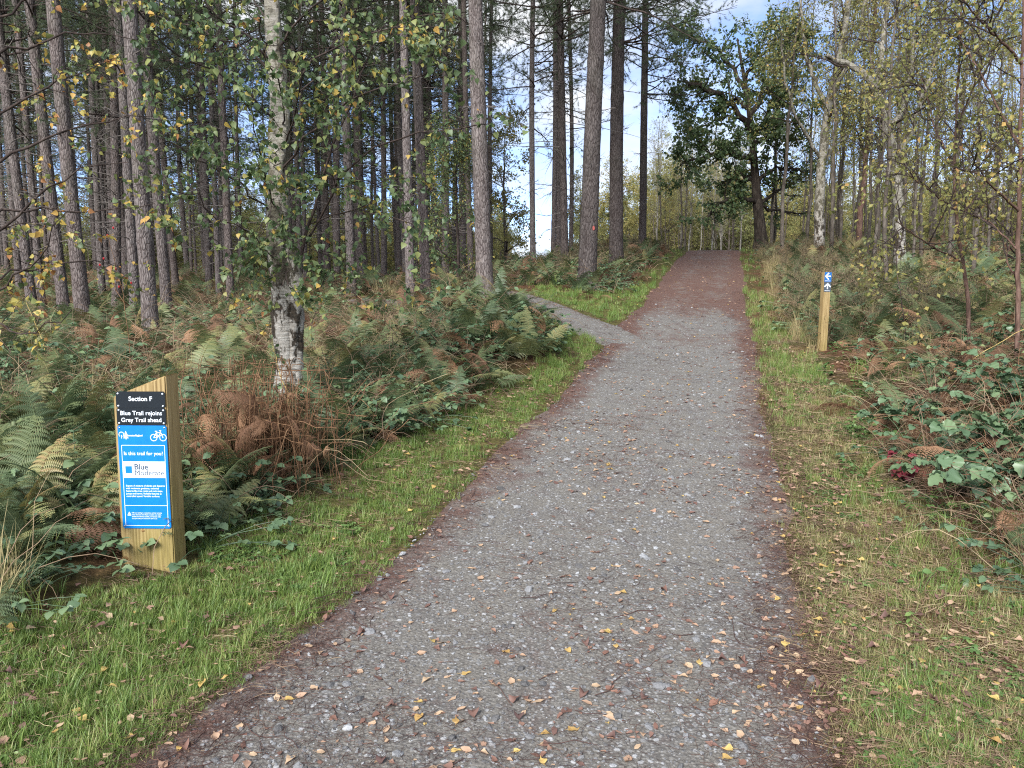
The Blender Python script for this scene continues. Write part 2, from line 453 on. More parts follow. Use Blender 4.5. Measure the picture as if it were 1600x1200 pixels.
M = {}
M['soil'] = m_soil(); M['gravel'] = m_gravel(); M['stone'] = m_rock()
M['pine_bark'] = m_pine_bark(); M['pine_bark_backlit'] = m_pine_bark('pine_bark_backlit', .55); M['birch_bark'] = m_birch_bark()  # second pine bark: same bark with the backlit trunks' shade painted into its colour
M['dark_twig'] = m_bark('dark_twig', lin(38, 32, 30), lin(66, 56, 52), lin(98, 86, 78), 20)
M['dead_twig'] = m_bark('dead_twig', lin(74, 68, 64), lin(110, 103, 98), lin(142, 136, 130), 20)
M['oak_bark'] = m_bark('oak_bark', lin(34, 29, 26), lin(62, 54, 48), lin(92, 84, 74), 12, .2)
M['red_stem'] = m_bark('red_stem', lin(62, 48, 42), lin(100, 78, 68), lin(136, 110, 98), 18)
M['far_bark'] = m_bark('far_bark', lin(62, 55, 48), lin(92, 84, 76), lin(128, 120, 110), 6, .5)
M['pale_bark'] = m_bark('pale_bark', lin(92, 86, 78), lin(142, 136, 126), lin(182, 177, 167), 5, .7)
M['needle'] = m_tint('pine_needle', [(0, lin(78, 90, 70)), (.5, lin(106, 119, 92)), (.85, lin(130, 138, 106)), (1., lin(136, 122, 96))], .55, .3, .4, 0.)
M['birch_leaf'] = m_tint('birch_leaf', [(0, lin(72, 92, 60)), (.4, lin(104, 122, 80)), (.64, lin(138, 144, 84)), (.79, lin(196, 172, 86)), (.93, lin(208, 164, 88)), (1., lin(164, 114, 70))], .5, .25, .35)
M['olive_leaf'] = m_tint('olive_leaf', [(0, lin(104, 110, 66)), (.5, lin(138, 138, 80)), (.8, lin(170, 156, 90)), (.94, lin(198, 164, 98)), (1., lin(156, 118, 78))], .5, .15, .4)
M['oak_leaf'] = m_tint('oak_leaf', [(0, lin(66, 84, 58)), (.6, lin(98, 118, 76)), (.9, lin(126, 134, 82)), (1., lin(150, 136, 82))], .45, .3, .4)
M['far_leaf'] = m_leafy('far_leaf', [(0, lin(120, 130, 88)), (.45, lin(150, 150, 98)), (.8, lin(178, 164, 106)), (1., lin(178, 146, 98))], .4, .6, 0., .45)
M['fern'] = m_leafy('fern_green', [(0, lin(74, 92, 66)), (.35, lin(98, 114, 80)), (.6, lin(118, 128, 84)), (.76, lin(144, 140, 90)), (.88, lin(162, 132, 92)), (1., lin(142, 106, 80))], .25, .5, .3, .6)
M['fern_brown'] = m_leafy('fern_brown', [(0, lin(92, 68, 52)), (.45, lin(128, 95, 72)), (.8, lin(160, 124, 94)), (1., lin(166, 116, 76))], .25, .8, .15, .7)
M['fern_pale'] = m_leafy('fern_pale', [(0, lin(150, 158, 120)), (1., lin(190, 190, 150))], .25, .7, .2)
M['stem_brown'] = m_bark('stem_brown', lin(78, 56, 42), lin(122, 92, 68), lin(166, 132, 100), 30)
M['straw'] = m_bark('straw', lin(160, 134, 78), lin(194, 168, 104), lin(214, 192, 134), 20)
M['grass'] = m_leafy('grass', [(0, lin(88, 114, 54)), (.5, lin(114, 140, 66)), (.76, lin(140, 156, 82)), (.91, lin(168, 166, 106)), (1., lin(186, 170, 126))], .3, .5, .3, .6, .15)
M['grass_r'] = m_leafy('grass_r', [(0, lin(96, 112, 60)), (.35, lin(124, 134, 76)), (.6, lin(152, 148, 94)), (.82, lin(182, 164, 120)), (1., lin(156, 130, 100))], .3, .5, .3, .6)
M['tangle'] = m_leafy('tangle', [(0, lin(82, 64, 54)), (.4, lin(124, 102, 86)), (.75, lin(160, 138, 110)), (1., lin(194, 176, 140))], None, .8, .1, .55)
M['dry_grass'] = m_leafy('dry_grass', [(0, lin(104, 104, 62)), (.4, lin(150, 138, 94)), (.8, lin(186, 170, 124)), (1., lin(150, 124, 90))], .3, .7, .2, .7, .15)
M['heather'] = m_leafy('heather', [(0, lin(84, 84, 60)), (.5, lin(116, 108, 84)), (1., lin(136, 112, 94))], .15, .8, .15, .7)
M['weed'] = m_leafy('weed', [(0, lin(76, 104, 56)), (.5, lin(100, 130, 70)), (1., lin(134, 156, 88))], .3, .5, .35, .7)
M['bramble'] = m_leafy('bramble', [(0, lin(70, 94, 70)), (.5, lin(98, 122, 88)), (.85, lin(120, 140, 98)), (1., lin(142, 146, 94))], .22, .45, .45, .7)
M['bramble_red'] = m_leafy('bramble_red', [(0, lin(104, 34, 46)), (1., lin(146, 60, 70))], .2, .5, .4)
M['fallen'] = m_leafy('fallen_leaf', [(0, lin(112, 84, 76)), (.3, lin(146, 112, 98)), (.6, lin(176, 142, 118)), (.88, lin(196, 168, 134)), (1., lin(208, 174, 92))], .2, .6, .3, .75)
M['fallen_yellow'] = m_leafy('fallen_yellow', [(0, lin(188, 150, 92)), (1., lin(212, 184, 112))], .25, .5, .35)
M['fallen_brown'] = m_leafy('fallen_brown', [(0, lin(96, 74, 70)), (1., lin(152, 112, 94))], .2, .6, .3)
M['fallen_pale'] = m_leafy('fallen_pale', [(0, lin(180, 146, 122)), (1., lin(208, 180, 146))], .2, .6, .3)
M['needle_litter'] = m_leafy('needle_litter', [(0, lin(52, 36, 34)), (.6, lin(86, 62, 56)), (1., lin(132, 98, 80))], None, .8, .2, .7)
M['post_wood'] = m_post('post_wood', .6); M['marker_wood'] = m_post('marker_wood', .45)
M['black'] = m_plain('sign_black', lin(26, 32, 38), .35); M['blue'] = m_plain('sign_blue', lin(10, 124, 206), .4)
M['white'] = m_plain('sign_white', lin(232, 238, 244), .45); M['grey_print'] = m_plain('grey_print', lin(60, 78, 100), .5)
M['slate'] = m_plain('slate_print', lin(76, 84, 94), .45); M['blue2'] = m_plain('marker_blue', lin(40, 108, 178), .45)
M['steel'] = m_plain('steel', lin(190, 192, 196), .3, .5, .8)
M['knot'] = m_plain('knot', lin(134, 104, 66), .8, .2); M['red_paint'] = m_plain('red_paint', lin(168, 88, 80), .8, .2)
M['berry'] = m_plain('berry', lin(160, 30, 36), .3, .5)

# ================================================================== THE SETTING
def verge(x, y):
    """1 on the mown grass beside the path, 0 in the undergrowth"""
    sd = path_sd(x, y); u = x - xc(y)
    wl = np.interp(y, [0, 3, 4, 5.5, 7.5, 9, 11, 12.6, 14, 16, 18, 24, 35], [1.25, 1.12, 1.08, 1.0, .75, .62, .45, 1.3, 1.5, 1.3, .5, .4, .6])
    wr = np.interp(y, [0, 3, 5, 8, 11, 15, 20, 35], [2.0, 1.55, 1.1, .85, .8, .55, .45, .6])
    w = np.where(u < 0, wl, wr)
    w = np.where((u < -3.4) & (y > 11), .12, w)
    nn = (fbm(x * 1.1, y * 1.1, 3, 51) - .5) * .7
    return (1 - sstep(-.15, .2, sd + nn * (sd > .1) - w)) * (y < 44)

def axis_coords(lo, hi, step, far, n_out, neg_far=None):
    core = np.arange(lo, hi + 1e-6, step)
    up = hi + np.geomspace(step, far - hi, n_out)
    dn = lo - np.geomspace(step, (neg_far if neg_far else far) - abs(lo), n_out)
    return np.concatenate([dn[::-1], core, up])
gx = axis_coords(-13, 15, .16, 420, 34)
gy = np.concatenate([-3 - np.geomspace(.3, 120, 16)[::-1], np.arange(-3, 26, .16), np.arange(26, 60, .5), 60 + np.geomspace(1, 700, 30)])
X, Y = np.meshgrid(gx, gy)
g = G(); nx, ny = len(gx), len(gy)
ii = np.arange(nx * ny).reshape(ny, nx)
g.add(np.stack([X, Y, H(X, Y)], -1), np.stack([ii[:-1, :-1], ii[:-1, 1:], ii[1:, 1:], ii[1:, :-1]], -1).reshape(-1, 4), (verge(X, Y) * np.where(X > xc(Y), .25, .8)).ravel())
tag(link('ground', g.mesh('ground', M['soil'])), 'forest floor of brown needles, soil and thin grass', None, None, 'structure')

def strip(cx, cy, hw, tx, ty, ncol, zoff, edge_seed, litter):
    """a trail sheet along a centre line: dips under the ground at a ragged edge"""
    v = np.linspace(-1.18, 1.18, ncol)
    px, py = -ty, tx
    X = cx[:, None] + px[:, None] * v * hw[:, None]; Y = cy[:, None] + py[:, None] * v * hw[:, None]
    e = 1 - np.abs(v)[None] + .16 * (fbm(X * 2.2, Y * 2.2, 3, edge_seed) - .5)
    Z = H(X, Y) - .02 + .04 * sstep(-.08, .1, e) + .02 * (1 - v ** 2)[None]
    ii = np.arange(X.size).reshape(X.shape)
    return np.stack([X, Y, Z], -1), np.stack([ii[:-1, :-1], ii[:-1, 1:], ii[1:, 1:], ii[1:, :-1]], -1).reshape(-1, 4), litter(X, Y, v[None] + 0 * X).ravel()
ys = np.concatenate([np.arange(-4, 14, .08), np.arange(14, 44, .2)])
k_ = 1 / math.hypot(.291, 1)
def lit_main(X, Y, v):
    edge = sstep(.56, 1.05, np.abs(v) + .35 * (fbm(X * 1.1, Y * .5, 3, 142) - .5))
    return np.clip(.13 + .58 * edge + .72 * sstep(9.5, 19, Y + 5 * (fbm(X * .6, Y * .35, 3, 140) - .5) + 3. * edge) + .3 * (fbm(X * 1.4, Y * .7, 3, 141) - .5) + .25 * np.exp(-((v) / .16) ** 2) * 0 - .1 * np.exp(-((np.abs(v) - .42) / .2) ** 2), 0, 1)
g = G(); g.add(*strip(xc(ys) + shift(ys), ys, half_w(ys), 0 * ys + .291 * k_, 0 * ys + k_, 44, 0, 77, lit_main))
PATH = tag(link('gravel_path', g.mesh('gravel_path', M['gravel'])), 'grey gravel trail climbing the hill between grass verges', None, None, 'structure')
tt = np.linspace(0, len(SIDE) - 1, 150)
sx = np.interp(tt, np.arange(len(SIDE)), SIDE[:, 0]); sy = np.interp(tt, np.arange(len(SIDE)), SIDE[:, 1])
for _ in range(30):
    sx[1:-1] = (sx[:-2] + 2 * sx[1:-1] + sx[2:]) / 4; sy[1:-1] = (sy[:-2] + 2 * sy[1:-1] + sy[2:]) / 4
dxy = nrm(np.stack([np.gradient(sx), np.gradient(sy)], -1))
g = G(); V, F, T = strip(sx, sy, np.interp(tt, [0, 1.5, 3, 8], [1.05, .75, .6, .5]), dxy[:, 0], dxy[:, 1], 16, 0, 78, lambda X, Y, v: np.clip(.12 + .22 * sstep(.6, 1., np.abs(v)) + .3 * sstep(1.4, -.2, X), 0, 1))
V[..., 2] -= .006
g.add(V, F, T)
SIDETRAIL = tag(link('side_path', g.mesh('side_path', M['gravel'])), 'narrow gravel trail branching off left behind the ferns', None, None, 'structure')

# ================================================================== TEMPLATES
def leaf_t(prof_y, prof_w, fold=.18, curl=.15, jag=0., r=None):
    n = len(prof_y); V = []
    for i, (y, w) in enumerate(zip(prof_y, prof_w)):
        j = (1 + jag * (1 if i % 2 else -1)) if 0 < i < n - 1 else 1
        z = -curl * y * y
        V += [(-w * j, y, z + fold * w * 1.0), (0, y, z), (w * j, y, z + fold * w * 1.0)]
    F = []
    for i in range(n - 1):
        a = i * 3
        F += [(a, a + 1, a + 4, a + 3), (a + 1, a + 2, a + 5, a + 4)]
    return np.array(V, float), np.array(F)
BIRCH_T = leaf_t([0, .14, .3, .55, .8, 1.0], [.02, .34, .43, .27, .1, .0], .25, .2, .06)
BRAM_T = leaf_t([0, .15, .35, .6, .82, 1.0], [.03, .27, .39, .36, .2, .0], .22, .22, .07)
BRAM_T = leaf_t([0, .08, .17, .27, .38, .49, .6, .71, .82, .92, 1.0], [.03, .16, .28, .35, .39, .39, .36, .3, .21, .11, .0], .22, .22, .09)
BRAM_T[0][:, 2] += np.repeat(np.where(np.arange(11) % 2, .022, -.012), 3) * np.tile([1, 0, 1], 11)
OVATE_T = leaf_t([0, .3, .7, 1.0], [.03, .3, .25, .0], .2, .2)
DIAMOND_T = (np.array([(0, 0, 0), (.36, .45, .06), (0, 1, -.05), (-.36, .45, .06)], float), np.array([(0, 1, 2, 3)]))

def frond(r, th0=72, arch=75, width=.34, npairs=19, droop=.5, stem=.22, twist=0.):
    s = np.linspace(0, 1, 40); th = np.radians(th0 - arch * s ** 1.25)
    ds = 1 / 39
    y = np.concatenate([[0], np.cumsum(np.cos(th[:-1]) * ds)]); z = np.concatenate([[0], np.cumsum(np.sin(th[:-1]) * ds)])
    x = twist * s ** 2
    C = np.stack([x, y, z], -1); T = nrm(np.gradient(C, axis=0))
    g = G(); V, F = tubes(C[::3], np.interp(s[::3], [0, 1], [.006, .0015]), 4); g.add(V, F, .75)
    verts, faces, tint = [], [], []
    for k in range(npairs):
        q = stem + (1 - stem) * (k + .3) / npairs
        p = np.array([np.interp(q, s, C[:, i]) for i in range(3)]); t = nrm(np.array([np.interp(q, s, T[:, i]) for i in range(3)]))
        e = (q - stem) / (1 - stem)
        l = width * min(1, .75 + e * 1.2) * (1 - e) ** .75 + .015
        n = np.array([0, -t[2], t[1]])                         # normal of the frond plane
        for sd in (-1, 1):
            fw = radians(16 + 22 * e + r.normal() * 6)
            lv = l * (1 + .14 * r.normal())
            d = nrm(np.array([sd * cos(fw), 0, 0]) + t * sin(fw) + n * r.normal() * .08)
            m = max(3, int(lv / .017))
            u = np.linspace(0, 1, m + 1)
            ax = p + d * (u * lv)[:, None] + np.array([0, 0, -1]) * (droop * lv * u ** 2)[:, None]
            side = nrm(np.cross(n, d))
            pl = (.024 + .13 * lv) * (1 - u) ** .6 * .8 + .004
            step = lv / m
            for ss in (-1, 1):
                b0 = ax[:-1]; b1 = ax[:-1] + d * step * .88
                tip = ax[:-1] + side * (ss * pl[:-1, None]) + d * (step * .9) - n * (pl[:-1, None] * .18)
                o = sum(map(len, verts))
                verts.append(np.stack([b0, b1, tip], 1).reshape(-1, 3))
                faces.append(np.arange(m * 3).reshape(-1, 3) + o)
                tint.append(np.full(m * 3, np.clip(.35 + .45 * e * r.random() + .1 * r.normal(), 0, 1)))
    g.add(np.concatenate(verts), np.concatenate(faces), np.concatenate(tint))
    return g
fr = np.random.default_rng(3)
FROND = [frond(fr, 74 + fr.normal() * 8, 62 + 18 * fr.random(), .27 + .08 * fr.random(), 19, .35 + .3 * fr.random(), .2, .12 * fr.normal()).mesh('frond', M['fern']) for _ in range(8)]
FROND_B = [frond(fr, 70 + fr.normal() * 10, 120 + 50 * fr.random(), .24, 16, .9, .25, .2 * fr.normal()).mesh('frond', M['fern_brown']) for _ in range(5)]
FROND_F = [frond(fr, 48 + fr.normal() * 8, 50, .33, 14, .4, .1, .1 * fr.normal()).mesh('frond', M['fern']) for _ in range(3)]
FROND_P = [frond(fr, 60, 50, .2, 16, .3, .2).mesh('frond', M['fern_pale'])]

def bl(n=26, h=.1, w=.004, spread=.035, lean=.5, seed=0, mat='grass', segs=3):
    r = np.random.default_rng(seed)
    g = G()
    P = np.zeros((n, segs + 1, 3)); P[:, 0, :2] = r.normal(size=(n, 2)) * spread
    a = r.random(n) * 2 * pi; ln = h * (.5 + .7 * r.random(n)); b = lean * (.3 + r.random(n))
    for j in range(1, segs + 1):
        th = b * (j / segs) ** 1.2 * 1.3
        d = np.stack([np.cos(a) * np.sin(th), np.sin(a) * np.sin(th), np.cos(th)], -1)
        P[:, j] = P[:, j - 1] + d * (ln / segs)[:, None]
    s = np.stack([-np.sin(a + r.normal(size=n) * .6), np.cos(a), 0 * a], -1)
    W = w * (.7 + .6 * r.random(n))[:, None] * np.array([1, .9, .6, .08])[None, :segs + 1] if segs == 3 else w * np.linspace(1, .1, segs + 1)[None] * np.ones((n, 1))
    V = np.stack([P - s[:, None] * W[..., None], P + s[:, None] * W[..., None]], 2)      # n, segs+1, 2, 3
    i = (np.arange(n) * (segs + 1) * 2)[:, None] + (np.arange(segs) * 2)[None]
    F = np.stack([i, i + 1, i + 3, i + 2], -1).reshape(-1, 4)
    g.add(V, F, np.repeat(r.random(n), (segs + 1) * 2))
    return g.mesh('blades', M[mat])
GRASS = [bl(34, .055 + .012 * k, .0024, .035, .75, k) for k in range(5)]
GRASS_TALL = [bl(26, .2 + .04 * k, .0035, .04, .7, 20 + k) for k in range(3)]
GRASS_R = [bl(26, .055 + .014 * k, .0022, .045, .95, 60 + k, 'grass_r') for k in range(5)]
DRY = [bl(40, .34 + .05 * k, .0026, .06, .8, 40 + k, 'dry_grass') for k in range(4)]

def sprig(r, n, ln, leaf, tpl, mat, up=.6, flat=False):
    """small leafy plant"""
    g = G(); a = r.random(n) * 2 * pi; P = np.zeros((n, 4, 3))
    el = r.uniform(.15, .9, n) if not flat else r.uniform(.25, .6, n)
    for j in range(1, 4):
        d = np.stack([np.cos(a) * np.cos(el), np.sin(a) * np.cos(el), np.sin(el)], -1)
        P[:, j] = P[:, j - 1] + d * (ln * (.5 + r.random(n)) / 3)[:, None]; el = el - .2
    V, F = tubes(P, np.full((n, 4), .0018), 3); g.add(V, F, .4)
    pos = np.repeat(P[:, -1], 3, 0); base = np.repeat(a, 3) + np.tile([-1.1, 0, 1.1], n)
    d = np.stack([np.cos(base), np.sin(base), r.normal(size=3 * n) * .2], -1)
    Mx = frames(d, None, r.normal(size=3 * n) * .3)
    V, F = stamp(tpl[0], tpl[1], pos, Mx, leaf * (.7 + .5 * r.random(3 * n)))
    g.add(V, F, np.repeat(r.random(3 * n), len(tpl[0])))
    return g.mesh('sprig', M[mat])
WEED = [sprig(fr, 9 + k, .07, .022, OVATE_T, 'weed', flat=True) for k in range(3)]
WEED_BIG = [sprig(fr, 12, .14, .036, BRAM_T, 'weed') for k in range(2)]
BRAMSPRIG = [sprig(fr, 15, .3, .045, BRAM_T, 'bramble') for k in range(4)]

def heather(r):
    g = G(); n = 46
    P0 = np.zeros((1, 3, 3)); P0[0, :, 2] = [0, .02, .04]
    P1, R1 = spawn(r, P0, np.full((1, 3), .004), 16, .1, 1, 45, 22, .42, .2, 0, .8, .002, 6, .16, .25)
    P2, R2 = spawn(r, P1, R1, 9, .3, 1, 40, 12, .14, .3, .3, .6, .0012, 4, .15, .2)
    for P, R, s in ((P1, R1, 4), (P2, R2, 3)): V, F = tubes(P, R, s); g.add(V, F, r.random())
    p, d = along(r, P2, 5, .2, 1)
    V, F = stamp(*DIAMOND_T, p, frames(nrm(d + .8 * r.normal(size=d.shape))), .014 + .01 * r.random(len(p)))
    g.add(V, F, np.repeat(r.random(len(p)), 4))
    return g.mesh('heather', M['heather'])
HEATHER = [heather(fr) for _ in range(3)]

def rock_mesh(r, k=0):
    import bmesh
    bm = bmesh.new(); bmesh.ops.create_icosphere(bm, subdivisions=1, radius=1)
    for v in bm.verts: v.co *= .75 + .5 * r.random()
    bmesh.ops.delete(bm, geom=[v for v in list(bm.verts)[:2]], context='VERTS') if False else None
    sx, sy, sz = 1, .6 + .35 * r.random(), .35 + .25 * r.random()
    for v in bm.verts: v.co = Vector((v.co.x * sx, v.co.y * sy, v.co.z * sz))
    bmesh.ops.convex_hull(bm, input=bm.verts)
    bmesh.ops.dissolve_degenerate(bm, dist=1e-4, edges=bm.edges)
    me = bpy.data.meshes.new('stone'); bm.to_mesh(me); bm.free(); me.materials.append(M['stone']); return me
ROCK = [rock_mesh(fr) for _ in range(7)]

def fallen_mesh(r, mat):
    tpl = BIRCH_T if r.random() < .7 else OVATE_T
    V = tpl[0].copy(); V[:, 1] -= .5
    c1, c2 = r.normal() * .28, np.clip(r.normal() * .3, -.35, .35)
    V[:, 0] *= r.uniform(.6, 1.15); V[:, 0] += r.normal() * .25 * V[:, 1] ** 2; V[:, :2] *= 1 + .09 * r.normal(size=(len(V), 2))
    V[:, 2] = .05 + np.abs(c1) * V[:, 0] ** 2 * 3.2 + c2 * V[:, 1] ** 2 * .7 + .12 * r.normal(size=len(V)) * .4
    V[:, 2] -= V[:, 2].min() - .02
    g = G(); g.add(V, tpl[1], r.random()); 
    S = np.array([[0, -.5, V[1, 2]], [.06 * r.normal(), -.75, V[1, 2] + .05], [.1 * r.normal(), -.95, V[1, 2] + .03]])
    v, f = tubes(S, np.array([.018, .014, .012]), 3); g.add(v, f, .3)
    return g.mesh('fallen_leaf', M[mat])
LEAF_Y = [fallen_mesh(fr, 'fallen_yellow') for _ in range(4)]
LEAF_B = [fallen_mesh(fr, 'fallen_brown') for _ in range(5)]
LEAF_P = [fallen_mesh(fr, 'fallen_pale') for _ in range(4)]
LEAF_M = [fallen_mesh(fr, 'fallen') for _ in range(6)]

def litter_mesh(r, n=26, rad=.1, ln=.085, mat='needle_litter', th=.0011):
    g = G(); a = r.normal() + r.normal(size=n) * .9; p = r.normal(size=(n, 2)) * rad
    P = np.zeros((n, 4, 3)); q = (ln * (.5 + r.random(n)))[:, None]
    for j in range(4):
        aa = a + (j - 1.5) * .18 * r.normal(size=n)
        P[:, j, 0] = p[:, 0] + np.cos(aa) * q[:, 0] * (j / 3 - .5); P[:, j, 1] = p[:, 1] + np.sin(aa) * q[:, 0] * (j / 3 - .5)
        P[:, j, 2] = .003 + .004 * r.random(n)
    V, F = tubes(P, np.full((n, 4), th) * (.7 + .6 * r.random(n))[:, None], 3); g.add(V, F, np.repeat(r.random(n), 12))
    return g.mesh('litter', M[mat])
LITTER = [litter_mesh(fr, 26, .09, .04, th=.0006) for _ in range(5)]
TWIG = [litter_mesh(fr, 3, .12, .12, 'needle_litter', .0016) for _ in range(3)]

# ---- screen-even sampling of the ground in view
def sample_ground(r, n, y0, y1, p0=-80, p1=1680, power=1.0):
    y = y0 * (y1 / y0) ** (r.random(n) ** power)
    x = (r.uniform(p0, p1, n) - 800) / FPX * (y * cos(radians(PITCH)) + .15)
    return x, y
def surf(x, y):
    v = (x - xc(y) - shift(y)) * .96 / half_w(y); h = H(x, y)
    m = np.clip(.02 + .02 * (1 - v ** 2), 0, 1) * (np.abs(v) < 1)
    q = seg_dist(x, y, SIDE) < .6
    return h + np.where(np.abs(v) < 1, m, np.where(q, .02, 0))
def place(x, y, z=0.):
    return np.stack([x, y, surf(x, y) + z], -1)
def slope_rot(r, x, y, tilt=0.):
    e = .08
    gx_ = (H(x + e, y) - H(x - e, y)) / (2 * e); gy_ = (H(x, y + e) - H(x, y - e)) / (2 * e)
    s = r.random(len(x)) * 2 * pi
    a = gx_ * np.cos(s) + gy_ * np.sin(s); b = -gx_ * np.sin(s) + gy_ * np.cos(s)
    return np.stack([np.arctan(b) + tilt * r.normal(size=len(x)), -np.arctan(a) + tilt * r.normal(size=len(x)), s], -1)

# ================================================================== TREES
def base_at(px, depth):
    z = CAMZ
    for _ in range(4):
        f = depth * cos(radians(PITCH)) - (z - CAMZ) * sin(radians(PITCH))
        x = (px - 800) / FPX * f; z = float(H(x, depth))
    return np.array([x, depth, z]), f

def pine_trunk(r, h, r0, r1, sides=22, rings=120, bow=.06, flare=.5):
    z = h * np.linspace(0, 1, rings) ** 1.25 - .35
    a = np.arange(sides) * 2 * pi / sides
    rad = np.interp(z, [0, h], [r0, r1]) * (1 + flare * np.exp(-np.maximum(z + .1, 0) / .28))
    Z, A = np.meshgrid(z, a, indexing='ij')
    sd = int(r.integers(1000))
    lump = fbm(np.cos(A) * 1.2 + 9, np.sin(A) * 1.2 + Z * .5, 3, sd) - .5
    plate = fbm(A * sides / 6.0, Z * 2.2, 3, sd + 5) - .5
    plate[:, 0] = (plate[:, 1] + plate[:, -1]) / 2
    wh = np.abs(((z + r.random()) / .62) % 1 - .5); ring = .07 * np.exp(-((.5 - wh) / .06) ** 2)
    R = rad[:, None] * (1 + .14 * lump + .07 * plate + ring[:, None] * (.5 + fbm(np.cos(A) * 3, np.sin(A) * 3 + Z, 2, sd + 2)))
    bx = bow * np.sin(z / h * pi * (1 + r.random())) * r.normal(); by = bow * np.sin(z / h * pi * 1.4) * r.normal()
    V = np.stack([bx[:, None] + R * np.cos(A), by[:, None] + R * np.sin(A), Z], -1)
    i = np.arange(rings * sides).reshape(rings, sides); j = np.roll(i, -1, 1)
    g = G(); g.add(V, np.stack([i[:-1], j[:-1], j[1:], i[1:]], -1).reshape(-1, 4))
    return g

def pine_crown(r, h=21., z0=5.5, reach=2.3, dens=1.):
    wood, ndl = G(), G()
    P = np.zeros((1, 30, 3)); P[0, :, 2] = np.linspace(0, h, 30); R = np.full((1, 30), .06)
    n = int(88 * dens)
    P1, R1 = spawn(r, P, R, n, z0 / h, .97, 88, 10, reach, .25, .45, .42, .008, 9, .10, -.05, None, .25)
    V, F = tubes(P1, R1, 5); wood.add(V, F)
    P2, R2 = spawn(r, P1, R1, 12, .25, 1., 52, 14, .75, .3, .45, .4, .003, 6, .14, .12, None, .4)
    V, F = tubes(P2, R2, 3); wood.add(V, F)
    p, d = along(r, P2, 6, .3, 1.)
    k = 10
    p = np.repeat(p, k, 0); d = np.repeat(d, k, 0)
    dd = nrm(d * .8 + r.normal(size=d.shape) * .75)
    tri = np.array([(-.036, 0, 0), (.036, 0, 0), (0, 1, 0)]); tf = np.array([(0, 1, 2)])
    V, F = stamp(tri, tf, p, frames(dd, r.normal(size=dd.shape)), .085 + .05 * r.random(len(p)))
    t = np.repeat(np.clip(np.repeat(r.normal(.42, .2, len(p) // k), k) + .08 * r.normal(size=len(p)), 0, 1), 3)
    ndl.add(V, F, t)
    return wood.mesh('branches', M['dark_twig']), ndl.mesh('crown', M['needle'], False)
def dead_branches(r, z0=1.6, z1=7., n=34, reach=1.1):
    g = G(); P = np.zeros((1, 12, 3)); P[0, :, 2] = np.linspace(0, z1, 12); R = np.full((1, 12), .035)
    P1, R1 = spawn(r, P, R, n, z0 / z1, 1., 84, 12, reach, .5, 0, .38, .005, 7, .14, -.12, None, .3)
    V, F = tubes(P1, R1, 4); g.add(V, F)
    P2, R2 = spawn(r, P1, R1, 4, .3, 1., 50, 15, .4, .4, .3, .5, .002, 5, .16, -.1)
    V, F = tubes(P2, R2, 3); g.add(V, F)
    return g.mesh('dead_branches', M['dead_twig'])
tr = np.random.default_rng(77)
CROWN = [pine_crown(tr, 21, 5.8, 2.2, .72), pine_crown(tr, 21, 4.6, 2.0, .7), pine_crown(tr, 21, 7.4, 2.4, .75), pine_crown(tr, 21, 6.2, 3.3, 1.9)]
DEAD = [dead_branches(tr), dead_branches(tr, 1.2, 7.5, 44, 1.3), dead_branches(tr, 2.5, 6, 14, .35)]

def add_pine(label, base, axis, dia, h=21., crown=0, dead=0, group=None, trunk_me=None, mat=None, cs=1., dia_top=.45, whole=True):
    ax = Vector(axis).normalized()
    q = Vector((0, 0, 1)).rotation_difference(ax)
    t = thing('pine_tree', label, 'tree', base, group)
    t.rotation_mode = 'XYZ'; t.rotation_euler = q.to_euler()
    me = trunk_me or pine_trunk(tr, h, dia / 2, dia / 2 * dia_top).mesh('trunk', mat or M['pine_bark'])
    link('trunk', me, t, scl=(1, 1, 1) if trunk_me is None else (dia / .3, dia / .3, h / 21.))
    rz = float(tr.random() * 6.28)
    if crown is not None:
        link('branches', CROWN[crown][0], t, (0, 0, 0), (0, 0, rz), (cs, cs, h / 21.))['kind'] = 'stuff'
        link('crown', CROWN[crown][1], t, (0, 0, 0), (0, 0, rz), (cs, cs, h / 21.))
    if dead is not None: link('dead_branches', DEAD[dead], t, (0, 0, 0), (0, 0, float(tr.random() * 6.28)))['kind'] = 'stuff'
    return t
